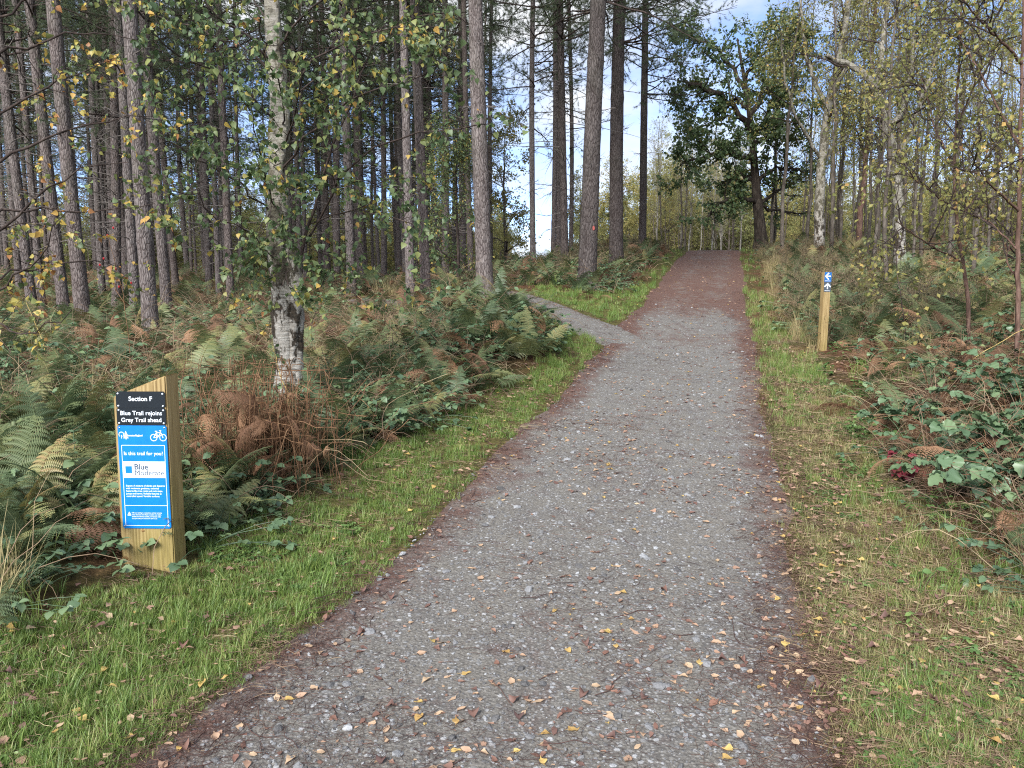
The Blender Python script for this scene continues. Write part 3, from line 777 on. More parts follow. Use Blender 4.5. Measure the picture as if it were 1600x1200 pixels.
# base px, depth, (top px at row y), width px at the base, crown, dead branches, label
PINES = [
 (758, 16.2, (750, 0), 25, 2, 2, 'tall straight pine with ridged grey bark left of the grassy fork'),
 (917, 17.4, (941, 0), 28, 3, 2, 'stout dark pine with a red paint mark on its trunk'),
 (963, 21.5, (975, 0), 22, 3, 2, 'pine just right of the one marked with red paint'),
 (1004, 31., (1008, 40), 12, 3, 2, 'slender pine nearest the path crest, right of the pine pair'),
 (883, 21.5, (876, 0), 12, 3, 1, 'ringed slim pine left of the paint-marked one, base in ferns'),
 (833, 26., (837, 0), 9, 1, 2, 'thin bare pine against blue sky above the mound'),
 (864, 29., (863, 0), 8, 0, 2, 'left of two thin pines standing close together on the mound'),
 (873, 30.5, (873, 60), 8, None, 2, 'right of two thin pines standing close together on the mound'),
 (892, 33., (888, 60), 7, 1, 2, 'thin pine half hidden left of the paint-marked trunk'),
 (237, 13.6, (203, 0), 24, 2, 2, 'pale grey pine nearest behind the blue information sign'),
 (132, 15.5, (88, 0), 22, 2, 2, 'thick pale pine, right of the close pair at the left'),
 (102, 17.5, (50, 0), 17, 0, 0, 'darker pine, left of the close pair at the left'),
 (52, 18.5, (2, 60), 15, 1, 1, 'pine at the far left edge with yellow leaves before it'),
 (66, 20., (22, 0), 11, None, 1, 'thin reddish pine between the left edge pine and the pair'),
 (183, 20., (172, 0), 14, 0, 1, 'dark brown pine with many stubs left of the pale pine'),
 (212, 18., (190, 150), 15, 1, 0, 'slim pine leaning close behind the pale pine'),
 (262, 18.2, (232, 40), 16, 0, 2, 'reddish grey pine right of the pale pine'),
 (361, 19.5, (346, 100), 12, 1, 1, 'slim bare pine between the pale pine and the birch'),
 (327, 27., (318, 200), 10, 0, 1, 'dark pine with drooping dead twigs left of the birch'),
 (550, 22., (536, 0), 14, 0, 0, 'pine right of the birch with fern at its foot'),
 (526, 24., (521, 100), 11, 1, 2, 'left slim pine of the row right of the birch'),
 (566, 27., (562, 100), 14, 0, 2, 'broad far pine in the row right of the birch'),
 (600, 30., (596, 100), 9, 1, 2, 'thin pine in the middle of the row right of the birch'),
 (642, 17.5, (630, 0), 14, 0, 2, 'left pine of the close pair beside the dirt patch'),
 (666, 18.2, (648, 0), 16, 2, 2, 'right thicker pine of the close pair beside the dirt patch'),
 (696, 26., (694, 100), 11, 0, 1, 'pine behind the small bushy birch left of the fork'),
 (723, 28., (720, 60), 11, 1, 1, 'far pine just left of the tall straight pine'),
]
for bpx, dep, (tx_, ty_), w, cr, dd, lab in PINES:
    b, f = base_at(bpx, dep)
    top = on_ray(tx_, ty_, dep)
    t = add_pine(lab, b, top - b, w * f / FPX, 21., cr, dd, dia_top=.5, mat=M['pine_bark_backlit'] if cr == 3 else None)  # mound and crest pines get the bark with backlit shade in its colour
    if 'red paint mark' in lab:                     # forester's paint blaze
        p = on_ray(929, 358, dep); ax = nrm(top - b)
        g = G(); n = 18; a = np.arange(n) * 2 * pi / n
        rr = 1 + .3 * np.array([vnoise(k * .9, 0, 4) for k in range(n)])
        hh = float((p - b) @ ax); rad = w * f / FPX / 2 * 1.06
        uu, vv = .024 * np.cos(a) * rr, .042 * np.sin(a) * rr
        th = -pi / 2 + .28 + uu / rad
        V = np.stack([rad * np.cos(th), rad * np.sin(th), hh + vv], -1)
        V = np.concatenate([V, [[rad * cos(-pi / 2 + .28), rad * sin(-pi / 2 + .28), hh]]])
        g.add(V, np.array([(k, (k + 1) % n, n) for k in range(n)]))
        link('paint_mark', g.mesh('paint_mark', M['red_paint']), t)

# pines deeper in the wood
TRUNKS = [pine_trunk(tr, 21., .15, .07, 14, 80).mesh('trunk', M['pine_bark']) for _ in range(5)]
placed = [base_at(p[0], p[1])[0][:2] for p in PINES]
cnt = 0; tries = 0
while cnt < 96 and tries < 4000:
    tries += 1
    px = float(tr.uniform(-60, 770)); dep = float(tr.uniform(20, 58))
    if dep < 27 and 380 < px < 520: continue
    b, f = base_at(px, dep)
    if min(np.hypot(*(b[:2] - q)) for q in placed) < 1.5: continue
    placed.append(b[:2]); cnt += 1
    where = ['behind the close pale pair at the left edge', 'behind the pale grey pine above the sign', 'between the pale grey pine and the white birch', 'just right of the white birch', 'behind the close pair by the dirt patch', 'left of the tall straight pine'][int(np.searchsorted([140, 265, 410, 560, 690], px))]
    size = 'nearer slender pine' if dep < 34 else 'far thin pine'
    lab, grp = '%s deep in the wood %s' % (size, where), '%ss %s' % (size, where)
    add_pine(lab, b, (tr.normal() * .015, tr.normal() * .015, 1), float(tr.uniform(.15, .28)), float(tr.uniform(17, 23)), int(tr.integers(3)), int(tr.choice([0, 1, 1, 2])), grp, TRUNKS[int(tr.integers(5))])

# ---- broadleaved trees
def poly_px(pts, depth, n=14, jig=0., r=None, dd=0.):
    P = np.array([on_ray(a, b, depth + dd * i / max(1, len(pts) - 1)) for i, (a, b) in enumerate(pts)])
    s = np.linspace(0, len(P) - 1, n)
    Q = np.stack([np.interp(s, np.arange(len(P)), P[:, k]) for k in range(3)], -1)
    for _ in range(2): Q[1:-1] = (Q[:-2] + 2 * Q[1:-1] + Q[2:]) / 4
    if r is not None: Q[1:] += jig * r.normal(size=Q[1:].shape)
    return Q
def leaves(r, P, n, size, tpl, t0=.15, droop=.5, mean=.4, sd=.22, spread=.05, size_var=.35, clump=None):
    p, d = along(r, P, n, t0, 1.)
    p = p + r.normal(size=p.shape) * spread
    dd = nrm(d * .4 + r.normal(size=d.shape) * .7 + np.array([0, 0, -droop]))
    Mx = frames(dd, nrm(r.normal(size=d.shape) + np.array([0, -.4, .9])))
    s = size * np.clip(1 + size_var * r.normal(size=len(p)), .45, 1.7)
    cl = fbm(p[:, 0] * 1.3 + 50, p[:, 2] * 1.3 + p[:, 1] * .9 + 50, 2, 8) - .5
    t = np.clip(r.normal(mean, sd, len(p)) + cl * .5, 0, 1)
    return p, Mx, s, t
def leaf_geo(tpl, p, Mx, s, t):
    g = G(); V, F = stamp(tpl[0], tpl[1], p, Mx, s); g.add(V, F, np.repeat(t, len(tpl[0]))); return g

def broadleaf(r, h, r0, nl=18, l1=2.4, l2=1.1, z0=.3, up=.5, ang=48, bark='far_bark', leafmat='far_leaf', size=.09, per=9, n2=7, n3=5, l3=.45, mean=.45, lean=.05, tpl=DIAMOND_T):
    P = np.zeros((1, 16, 3)); P[0, :, 2] = np.linspace(-.3, h, 16)
    w = np.cumsum(r.normal(size=(16, 2)) * lean * h / 16, 0); P[0, :, :2] = w - w[0]
    R = (r0 * np.linspace(1, .12, 16))[None]
    wood = G(); V, F = tubes(P, R, 8); wood.add(V, F)
    P1, R1 = spawn(r, P, R, nl, z0, .98, ang, 12, l1, .25, .45, .5, .006, 8, .14, up)
    V, F = tubes(P1, R1, 5); wood.add(V, F)
    P2, R2 = spawn(r, P1, R1, n2, .2, 1., 45, 14, l2, .3, .4, .5, .004, 6, .16, up * .4)
    V, F = tubes(P2, R2, 4); wood.add(V, F)
    P3, R3 = spawn(r, P2, R2, n3, .2, 1., 45, 15, l3, .3, .3, .5, .003, 4, .18, -.25)
    V, F = tubes(P3, R3, 3); wood.add(V, F)
    p, Mx, s, t = leaves(r, P3, per, size, tpl, mean=mean, spread=.06)
    return wood.mesh('trunk', M[bark]), leaf_geo(tpl, p, Mx, s, t).mesh('crown', M[leafmat], False)
br = np.random.default_rng(19)
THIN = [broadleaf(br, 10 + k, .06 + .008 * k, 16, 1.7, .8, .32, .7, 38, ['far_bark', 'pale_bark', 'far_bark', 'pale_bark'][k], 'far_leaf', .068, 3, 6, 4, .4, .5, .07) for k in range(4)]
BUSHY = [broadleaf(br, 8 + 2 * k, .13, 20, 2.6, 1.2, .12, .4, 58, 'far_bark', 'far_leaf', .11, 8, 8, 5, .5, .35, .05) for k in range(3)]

def add_tree(name, label, mp, base, rz, s, group=None, cat='tree'):
    t = thing(name, label, cat, base, group, (0, 0, rz), (s, s, s))
    link('trunk', mp[0], t); link('crown', mp[1], t); return t

# birch copse beyond the crest and the thin wood on the right
pl = []
def thin_wood(n, p0, p1, d0, d1, label, group, kinds, s0=.8, s1=1.25, mind=1.):
    c = 0; tr_ = 0
    while c < n and tr_ < 3000:
        tr_ += 1
        px, dep = float(br.uniform(p0, p1)), float(br.uniform(d0, d1))
        b, f = base_at(px, dep)
        if float(path_sd(b[0], b[1])) < .8 and dep < 46: continue
        if pl and min(np.hypot(*(b[:2] - q)) for q in pl) < mind: continue
        pl.append(b[:2]); c += 1
        w = '' if px < 1190 else [' between the oak and the forked birch', ' between the forked and the crooked birch', ' behind the red-stemmed sapling', ' towards the right edge'][int(np.searchsorted([1290, 1410, 1530], px))]
        add_tree('birch_tree', label + w, THIN[int(br.choice(kinds))], b, float(br.random() * 6.28), float(br.uniform(s0, s1)), group + w)
thin_wood(34, 1015, 1160, 44, 66, 'young olive birch with a pale stem beyond the path crest', 'birch copse beyond the crest', [1, 0, 2, 3], .62, .9)
thin_wood(76, 1200, 1680, 27, 56, 'thin far birch in the dense wood', 'thin birches in the right wood', [0, 2], .8, 1.25)
thin_wood(12, 1330, 1680, 17, 27, 'slim near birch at the wood edge', 'near birches of the right wood', [0, 2], .7, 1.0, 1.6)
for px, dep, k, s, lab in ((905, 48, 1, .62, 'round yellow-green tree behind the paint-marked pine'), (790, 36, 0, .8, 'bushy green tree beside the opening left of the mound'),
                           (1040, 52, 2, .55, 'low rounded tree at the near end of the birch copse')):
    add_tree('broadleaf_tree', lab, BUSHY[k], base_at(px, dep)[0], 1.3 * dep, s)
b, f = base_at(716, 20.5)
sb = broadleaf(br, 4.2, .055, 26, 1.0, .6, .12, .1, 62, 'dark_twig', 'birch_leaf', .05, 9, 8, 5, .4, .42, .05)
add_tree('birch_tree', 'small bushy weeping birch between the pine pair and tall straight pine', sb, b, 0, 1.)

# far woodland closing the view
fx, fy = [], []
for px in np.arange(-200, 1800, 5.):
    for _ in range(2):
        if 795 < px < 905: continue
        dep = float(br.uniform(62, 105)); b, f = base_at(px + br.normal() * 3, dep); fx.append(b[0]); fy.append(dep)
fx, fy = np.array(fx), np.array(fy)
far_meshes = []
for k in range(3):
    a, c = BUSHY[k], THIN[k]
    far_meshes += [a[0], a[1]]
n = len(fx); kk = br.integers(0, 3, n); rr = np.stack([0 * fx, 0 * fx, br.random(n) * 6.28], -1); ss = br.uniform(.55, 1.05, n)
P_ = np.stack([fx, fy, H(fx, fy)], -1)
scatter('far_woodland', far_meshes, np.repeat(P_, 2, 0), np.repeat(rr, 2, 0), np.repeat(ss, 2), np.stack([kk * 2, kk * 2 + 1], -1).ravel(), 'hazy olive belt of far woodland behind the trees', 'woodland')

# ---- oak on the crest
orr = np.random.default_rng(4)
OD = 36.0
ob, of = base_at(1188, OD)
oak = thing('oak_tree', 'dark spreading oak standing right of the path crest', 'tree', ob)
O = np.array(ob)
wood = G()
tk = poly_px([(1190, 392), (1188, 360), (1183, 310), (1178, 250), (1173, 190), (1166, 140), (1158, 95), (1152, 60)], OD, 26)
tk[0] = O - [0, 0, .4]
TR_ = np.interp(np.linspace(0, 1, 26), [0, .08, .2, .5, 1], [.46, .31, .25, .15, .04])
V, F = tubes(tk, TR_, 14); wood.add(V - O, F)
limbs = [([(1176, 215), (1160, 180), (1128, 150), (1095, 138), (1070, 120)], -1.5, .17), ([(1183, 318), (1160, 308), (1130, 312), (1112, 322), (1104, 345)], -2.5, .12),
         ([(1181, 290), (1200, 268), (1222, 262), (1250, 264)], -1, .12), ([(1187, 318), (1210, 302), (1236, 286), (1256, 270)], 1, .10),
         ([(1187, 322), (1214, 326), (1240, 336), (1262, 332)], 2, .08), ([(1172, 180), (1195, 140), (1220, 110), (1245, 90)], 1.5, .14),
         ([(1165, 140), (1140, 100), (1110, 70), (1080, 55)], 1.5, .12), ([(1164, 125), (1185, 90), (1208, 70), (1230, 62)], -2, .09),
         ([(1179, 255), (1150, 240), (1120, 238), (1085, 250), (1060, 258)], -2.5, .12), ([(1177, 230), (1205, 205), (1240, 190)], -2.5, .12), ([(1170, 170), (1150, 150), (1120, 190), (1090, 200)], 2.5, .11),
         ([(1176, 215), (1200, 170), (1215, 150), (1240, 140)], -3, .1), ([(1181, 285), (1165, 275), (1140, 283), (1118, 290)], 2, .09)]
LP = np.array([poly_px(p, OD, 12, .06, orr, d) for p, d, _ in limbs]); LR = np.array([np.linspace(w, w * .3, 12) for _, _, w in limbs])
V, F = tubes(LP, LR, 7); wood.add(V - O, F)
P2, R2 = spawn(orr, LP, LR, 14, .2, 1., 48, 15, 1.7, .3, .3, .45, .012, 8, .2, .1)
V, F = tubes(P2, R2, 5); wood.add(V - O, F)
P3, R3 = spawn(orr, P2, R2, 7, .3, 1., 48, 15, .85, .3, .3, .5, .006, 5, .2, -.1)
V, F = tubes(P3, R3, 4); wood.add(V - O, F)
link('trunk', wood.mesh('trunk', M['oak_bark']), oak)
keep = (P3[:, -1, 2] < 20) & ~((project(P3[:, -1])[1] > 300) & (orr.random(len(P3)) < .35)) & ~(project(P3[:, -1])[1] > 352) & ~((project(P3[:, -1])[0] > 1205) & (project(P3[:, -1])[1] > 225) & (orr.random(len(P3)) < .8))
p, Mx, s, t = leaves(orr, P3[keep], 21, .15, DIAMOND_T, .1, .3, .5, .2, .1)
link('crown', leaf_geo(DIAMOND_T, p - O, Mx, s, t).mesh('crown', M['oak_leaf'], False), oak)

# ---- two crooked birches right of the oak
def crooked(label, stems, depth, base_px, size, seed, n1=9, leafmat='olive_leaf', bark='birch_bark', l1=1.7, per=11):
    r = np.random.default_rng(seed)
    b, f = base_at(base_px, depth)
    t = thing('birch_tree', label, 'tree', b)
    wood = G(); PP, RR = [], []
    for i, (pts, w0, w1, dd) in enumerate(stems):
        Q = poly_px(pts, depth, 18, .03 if depth > 15 else .006, r, dd)
        if i == 0: Q[0] = b - np.array([0, 0, .3])
        PP.append(Q); RR.append(np.linspace(w0, w1, 18))
    PP, RR = np.array(PP), np.array(RR)
    V, F = tubes(PP, RR, 10); wood.add(V - b, F)
    link('trunk', wood.mesh('trunk', M[bark]), t)
    wood = G()
    P1, R1 = spawn(r, PP, RR, n1, .35, 1., 50, 14, l1, .3, .3, .4, .01, 8, .16, .25)
    P2, R2 = spawn(r, P1, R1, 8 if depth > 15 else 6, .2, 1., 45, 14, .9 if depth > 15 else .6, .3, .3, .5, .005, 6, .18, -.1)
    P3, R3 = spawn(r, P2, R2, 5 if depth > 15 else 4, .2, 1., 45, 15, .5 if depth > 15 else .35, .3, .3, .5, .003 if depth > 15 else .0018, 5, .18, -.5)
    for P, R, s in ((P1, R1, 5), (P2, R2, 4), (P3, R3, 3)): V, F = tubes(P, R, s); wood.add(V - b, F)
    link('branches', wood.mesh('branches', M['dark_twig']), t)['kind'] = 'stuff'
    p, Mx, s, tn = leaves(r, P3, per, size, DIAMOND_T, .1, .5, .45, .2, .07)
    link('crown', leaf_geo(DIAMOND_T, p - b, Mx, s, tn).mesh('crown', M[leafmat], False), t)
    return t
crooked('forked birch right of the oak with a whitish foot', [
    ([(1280, 385), (1280, 320), (1283, 260), (1289, 210), (1298, 150), (1312, 90), (1325, 20), (1330, -60)], .2, .09, 0),
    ([(1298, 150), (1325, 100), (1345, 60), (1352, 0), (1360, -60)], .1, .05, -1.), ([(1295, 165), (1270, 120), (1255, 60), (1250, -20)], .09, .04, 1.2),
    ([(1284, 250), (1262, 215), (1240, 180), (1225, 120), (1220, 60)], .07, .03, -1.5), ([(1283, 260), (1305, 225), (1335, 205), (1365, 190)], .06, .03, 1)], 29., 1280, .07, 6, 7, per=5)
crooked('crooked birch with a limb bent left over the wood', [
    ([(1408, 385), (1404, 320), (1398, 260), (1386, 190), (1372, 140), (1350, 112), (1311, 94), (1280, 90)], .17, .06, 0),
    ([(1372, 140), (1376, 90), (1384, 40), (1395, -40)], .10, .05, .8), ([(1398, 260), (1420, 210), (1445, 150), (1465, 80), (1480, 0)], .09, .04, -1.),
    ([(1390, 210), (1420, 140), (1430, 60), (1436, -30)], .09, .04, 1.), ([(1402, 300), (1378, 250), (1368, 210)], .06, .03, 1.5)], 21., 1408, .06, 9, 7, per=4)
crooked('red-stemmed birch sapling beside the marker post ferns', [
    ([(1516, 490), (1508, 430), (1494, 350), (1490, 280), (1494, 180), (1500, 60), (1504, -80)], .028, .01, 0),
    ([(1504, 410), (1470, 392), (1440, 375), (1400, 345)], .015, .006, -1.), ([(1494, 350), (1530, 300), (1560, 260), (1590, 240)], .015, .005, .8), ([(1491, 260), (1460, 200), (1440, 120)], .014, .005, .7),
    ([(1493, 200), (1520, 140), (1550, 60)], .014, .005, -.8), ([(1494, 330), (1455, 300), (1415, 270)], .012, .005, -.6)], 10.2, 1516, .05, 12, 7, bark='red_stem', l1=1.1, per=3)
crooked('young birch at the right edge with a dark red stem', [
    ([(1590, 470), (1592, 380), (1594, 250), (1597, 100), (1600, -60)], .03, .014, 0), ([(1592, 330), (1560, 300), (1530, 270), (1490, 262)], .016, .006, -.8),
    ([(1594, 230), (1560, 170), (1530, 110), (1500, 60)], .016, .006, .6), ([(1597, 100), (1560, 60), (1520, 20), (1490, -20)], .018, .006, -.7), ([(1590, 390), (1550, 350), (1520, 335)], .012, .005, .4),
    ([(1591, 440), (1570, 405), (1585, 360)], .012, .005, .4)], 9.0, 1590, .045, 14, 7, bark='red_stem', l1=1.05, per=3)
crooked('reddish pine-like stem left of the red birch sapling', [([(1343, 372), (1346, 320), (1351, 270), (1356, 200), (1362, 120), (1366, 0)], .12, .06, 0)], 30., 1343, .08, 15, 9, bark='red_stem')

# ---- foreground birch left of the path
nb = np.random.default_rng(31)
BD = 7.4
bb, bf = base_at(455, BD)
birch = thing('birch_tree', 'white-barked birch with green and yellow leaves before the pines', 'tree', bb)
def lumpy(Q, R, sides, seed, amp=.2):
    V, F = tubes(Q, R, sides); N = len(Q); V = V.reshape(N, sides, 3)
    a = np.arange(sides) * 2 * pi / sides
    A, Zz = np.meshgrid(a, Q[:, 2]); m = 1 + amp * (fbm(np.cos(A) * 1.6 + 20, np.sin(A) * 1.6 + Zz * 2.6, 3, seed) - .5) * 2
    m += .5 * amp * (fbm(np.cos(A) * 5 + 20, np.sin(A) * 5 + Zz * 9, 2, seed + 3) - .5)
    return (Q[:, None] + (V - Q[:, None]) * m[..., None]).reshape(-1, 3), F
g = G()
Q = poly_px([(452, 640), (450, 590), (445, 500), (440, 420), (434, 330), (436, 250), (438, 160), (428, 60), (424, -40), (420, -300)], BD, 120)
R0 = np.interp(np.linspace(0, 1, 120), [0, .12, .3, .6, 1], [.16, .13, .115, .092, .05]); V, F = lumpy(Q, R0, 28, 3, .3); g.add(V - bb, F)
Q2 = poly_px([(468, 640), (464, 590), (461, 520), (462, 460), (458, 410), (448, 375)], BD - .03, 70)
R2_ = np.interp(np.linspace(0, 1, 70), [0, .2, .5, .8, 1], [.09, .078, .075, .078, .03]); V, F = lumpy(Q2, R2_, 24, 8, .4); g.add(V - bb, F)
link('trunk', g.mesh('trunk', M['birch_bark']), birch)
wood = G()
mains = [([(470, 405), (484, 350), (500, 290), (535, 200), (560, 120), (600, 40)], -.6, .03), ([(478, 380), (520, 300), (570, 230), (640, 205), (720, 200), (775, 190)], -1.4, .02),
         ([(430, 350), (400, 310), (350, 270), (300, 240), (250, 215)], -.9, .018), ([(436, 280), (470, 220), (530, 170), (610, 130), (690, 110)], -1.2, .02),
         ([(438, 200), (400, 150), (340, 110), (280, 90), (240, 60)], -1.0, .02), ([(438, 160), (480, 100), (550, 60), (640, 30), (720, 20)], -.8, .02),
         ([(432, 100), (390, 60), (330, 20), (290, -30)], -.6, .02), ([(430, 80), (480, 20), (540, -40), (600, -80)], -.8, .02),
         ([(436, 240), (450, 200), (470, 120), (480, 30)], -1.5, .016), ([(434, 330), (420, 290), (400, 240), (385, 160)], -1.6, .016),
         ([(440, 420), (410, 380), (370, 350), (320, 320), (270, 300)], -1.1, .012), ([(484, 350), (530, 330), (590, 330), (650, 350), (690, 400)], -1.3, .012),
         ([(500, 290), (540, 280), (600, 290), (670, 300)], .3, .012), ([(438, 200), (440, 140), (410, 80), (400, 20)], -1.9, .014), ([(446, 330), (456, 350), (452, 400), (440, 440)], -.9, .008), ([(436, 300), (415, 330), (405, 370), (400, 400)], -.9, .008), ([(470, 400), (500, 380), (505, 410), (500, 440)], -.5, .006), ([(440, 220), (430, 240), (440, 280), (450, 300)], -1., .008),
         ([(430, 60), (400, 0), (350, -60)], .8, .016), ([(436, 160), (500, 120), (580, 100), (640, 70)], .8, .016), ([(432, 120), (370, 70), (310, 50), (230, 20)], .5, .016)]
mains = [(p_, d_, w_ * .6) for p_, d_, w_ in mains]
LP = np.array([poly_px(p, BD, 12, .02, nb, d) for p, d, _ in mains]); LR = np.array([np.linspace(w, .004, 12) for _, _, w in mains])
P2, R2 = spawn(nb, LP, LR, 9, .2, 1., 50, 15, .62, .35, .25, .5, .003, 8, .2, -.15)
P3, R3 = spawn(nb, P2, R2, 4, .15, 1., 45, 15, .3, .35, .2, .6, .0024, 6, .2, -.6)
for P, R, s in ((LP, LR, 7), (P2, R2, 4), (P3, R3, 3)): V, F = tubes(P, R, s); wood.add(V - bb, F)
link('branches', wood.mesh('branches', M['dark_twig']), birch)['kind'] = 'stuff'
p, Mx, s, t = leaves(nb, np.concatenate([P3]), 7, .05, BIRCH_T, .1, .55, .36, .24, .012, .22)
p2, Mx2, s2, t2 = leaves(nb, P2, 4, .05, BIRCH_T, .3, .5, .36, .24, .012, .22)
p = np.concatenate([p, p2]); Mx = np.concatenate([Mx, Mx2]); s = np.concatenate([s, s2]); t = np.concatenate([t, t2])

def leaf_parts(parent, origin, p, Mx, s, t, tpl, mat, limit=300):
    """the nearest leaves in view one by one, the rest as one mass of leaves"""
    X_, Y_, f = project(p)
    vis = (X_ > 0) & (X_ < 1600) & (Y_ > 0) & (Y_ < 1200)
    score = np.where(vis, s / f, -1); order = np.argsort(-score); top = order[:limit]; rest = order[limit:]
    link('foliage', leaf_geo(tpl, p[rest] - origin, Mx[rest], s[rest], t[rest]).mesh('foliage', M[mat]), parent)['kind'] = 'stuff'
    meshes = []
    for tt_ in np.linspace(0, 1, 12):
        g = G(); g.add(tpl[0], tpl[1], tt_); meshes.append(g.mesh('leaf', M[mat]))
    for i in top:
        o = link('leaf', meshes[int(round(t[i] * 11))], parent)
        mw = Matrix(Mx[i].tolist()).to_4x4(); mw.translation = Vector((p[i] - origin).tolist())
        o.matrix_local = mw @ Matrix.Scale(float(s[i]), 4)
leaf_parts(birch, bb, p, Mx, s, t, BIRCH_T, 'birch_leaf')

# ---- young tree just outside the left edge whose yellow twigs reach in
ld = 5.2
lb, lf = base_at(-95, ld)
ltree = thing('birch_tree', 'young tree at the left edge reaching yellowing twigs into view', 'tree', lb)
wood = G()
Q = poly_px([(-95, 760), (-85, 600), (-80, 400), (-95, 200), (-110, 0), (-120, -200)], ld, 24, .01, nb); Q[0] = lb - [0, 0, .2]
mains = [([(-82, 520), (-30, 480), (20, 440), (60, 400), (110, 330)], -.3, .012), ([(-80, 430), (-20, 380), (40, 320), (110, 270), (200, 250)], -.2, .014), ([(-84, 330), (-10, 260), (60, 220), (150, 190), (230, 180)], .3, .014),
         ([(-90, 240), (0, 180), (80, 130), (160, 100)], 0, .014), ([(-100, 160), (-20, 100), (60, 60), (130, 50), (210, 60)], .4, .014), ([(-80, 470), (-10, 430), (60, 420), (140, 400), (190, 420)], .5, .01),
         ([(-84, 350), (0, 330), (80, 330), (160, 330), (240, 320)], .6, .012), ([(-82, 500), (-20, 500), (40, 520), (110, 490)], -.5, .008), ([(-105, 80), (-10, 30), (70, -10), (160, -30)], .2, .014)]
LP = np.array([poly_px(a_, ld, 12, .015, nb, d) for a_, d, _ in mains]); LR = np.array([np.linspace(w, .003, 12) for _, _, w in mains])
P2, R2 = spawn(nb, LP, LR, 6, .25, 1., 50, 15, .38, .35, .25, .5, .002, 7, .2, -.1)
P3, R3 = spawn(nb, P2, R2, 3, .15, 1., 45, 15, .17, .35, .2, .6, .0014, 5, .2, -.5)
V, F = tubes(Q, np.linspace(.04, .02, 24), 10); g = G(); g.add(V - lb, F); link('trunk', g.mesh('trunk', M['dark_twig']), ltree)
for P, R, s_ in ((LP, LR, 6), (P2, R2, 4), (P3, R3, 3)): V, F = tubes(P, R, s_); wood.add(V - lb, F)
link('branches', wood.mesh('branches', M['dark_twig']), ltree)['kind'] = 'stuff'
p, Mx, s, t = leaves(nb, P3, 6, .038, BIRCH_T, .1, .45, .64, .2, .01, .22)
leaf_parts(ltree, lb, p, Mx, s, t, BIRCH_T, 'birch_leaf')

# ================================================================== SIGN POST
def box_g(x0, x1, y0, y1, z0, z1, g=None):
    g = g or G()
    V = [(x, y, z) for x in (x0, x1) for y in (y0, y1) for z in (z0, z1)]
    g.add(V, [(0, 1, 3, 2), (4, 6, 7, 5), (0, 4, 5, 1), (2, 3, 7, 6), (0, 2, 6, 4), (1, 5, 7, 3)]); return g
def disc(cx, cz, r, y, t=.003, n=14, g=None, ry=None):
    g = g or G(); a = np.arange(n) * 2 * pi / n; ry = ry or r
    A = np.stack([cx + r * np.cos(a), 0 * a + y, cz + ry * np.sin(a)], -1); B = A - [0, t, 0]; B[:, [0, 2]] = (B[:, [0, 2]] - [cx, cz]) * .8 + [cx, cz]
    V = np.concatenate([A, B, [[cx, y - t * 1.15, cz]]]); k = np.arange(n); k2 = (k + 1) % n
    g.add(V, np.stack([k, k2, n + k2, n + k], -1)); g.add(np.zeros((0, 3)), np.zeros((0, 3), int))
    g.T.append(np.stack([n + k, n + k2, 0 * k + 2 * n], -1) + g.n - len(V)); return g
def poly_line(pts, w, y, g=None, t=.0008):
    """flat printed stroke in the x-z plane at depth y"""
    g = g or G()
    for (a, b) in zip(pts[:-1], pts[1:]):
        a = np.array(a, float); b = np.array(b, float); d = nrm(b - a); n = np.array([-d[1], d[0]]) * w / 2
        q = [a + n - d * w * .3, a - n - d * w * .3, b - n + d * w * .3, b + n + d * w * .3]
        g.add([(c[0], y, c[1]) for c in q], [(0, 1, 2, 3)])
    return g
def shape(pts, y, g=None):
    g = g or G(); n = len(pts); c = np.mean(pts, 0)
    V = [(a, y, b) for a, b in pts] + [(c[0], y, c[1])]
    g.add(V, [(k, (k + 1) % n, n) for k in range(n)]); return g
TEXTS = []
def text(parent, body, x, z, size, mat, y, align='CENTER', bold=0., width=None):
    cu = bpy.data.curves.new('lettering', 'FONT'); cu.body = body; cu.size = size; cu.align_x = align; cu.align_y = 'CENTER'
    cu.offset = bold; cu.resolution_u = 3; cu.extrude = 0
    o = bpy.data.objects.new('lettering_curve', cu); COL.objects.link(o)
    TEXTS.append((o, parent, x, z, mat, y, width, align))
def flush_text():
    bpy.context.view_layer.update()
    dg = bpy.context.evaluated_depsgraph_get()
    for o, parent, x, z, mat, y, width, align in TEXTS:
        me = bpy.data.meshes.new_from_object(o.evaluated_get(dg)); me.name = 'lettering'
        me.materials.clear(); me.materials.append(M[mat])
        s = 1.
        if width:
            co = np.empty(len(me.vertices) * 3, np.float32); me.vertices.foreach_get('co', co); co = co.reshape(-1, 3)
            s = width / max(1e-6, co[:, 0].max() - co[:, 0].min())
        bpy.data.objects.remove(o)
        link('lettering', me, parent, (x, y, z), (radians(90), 0, 0), (s, s if width and abs(s - 1) < .35 else 1, 1))
    TEXTS.clear()

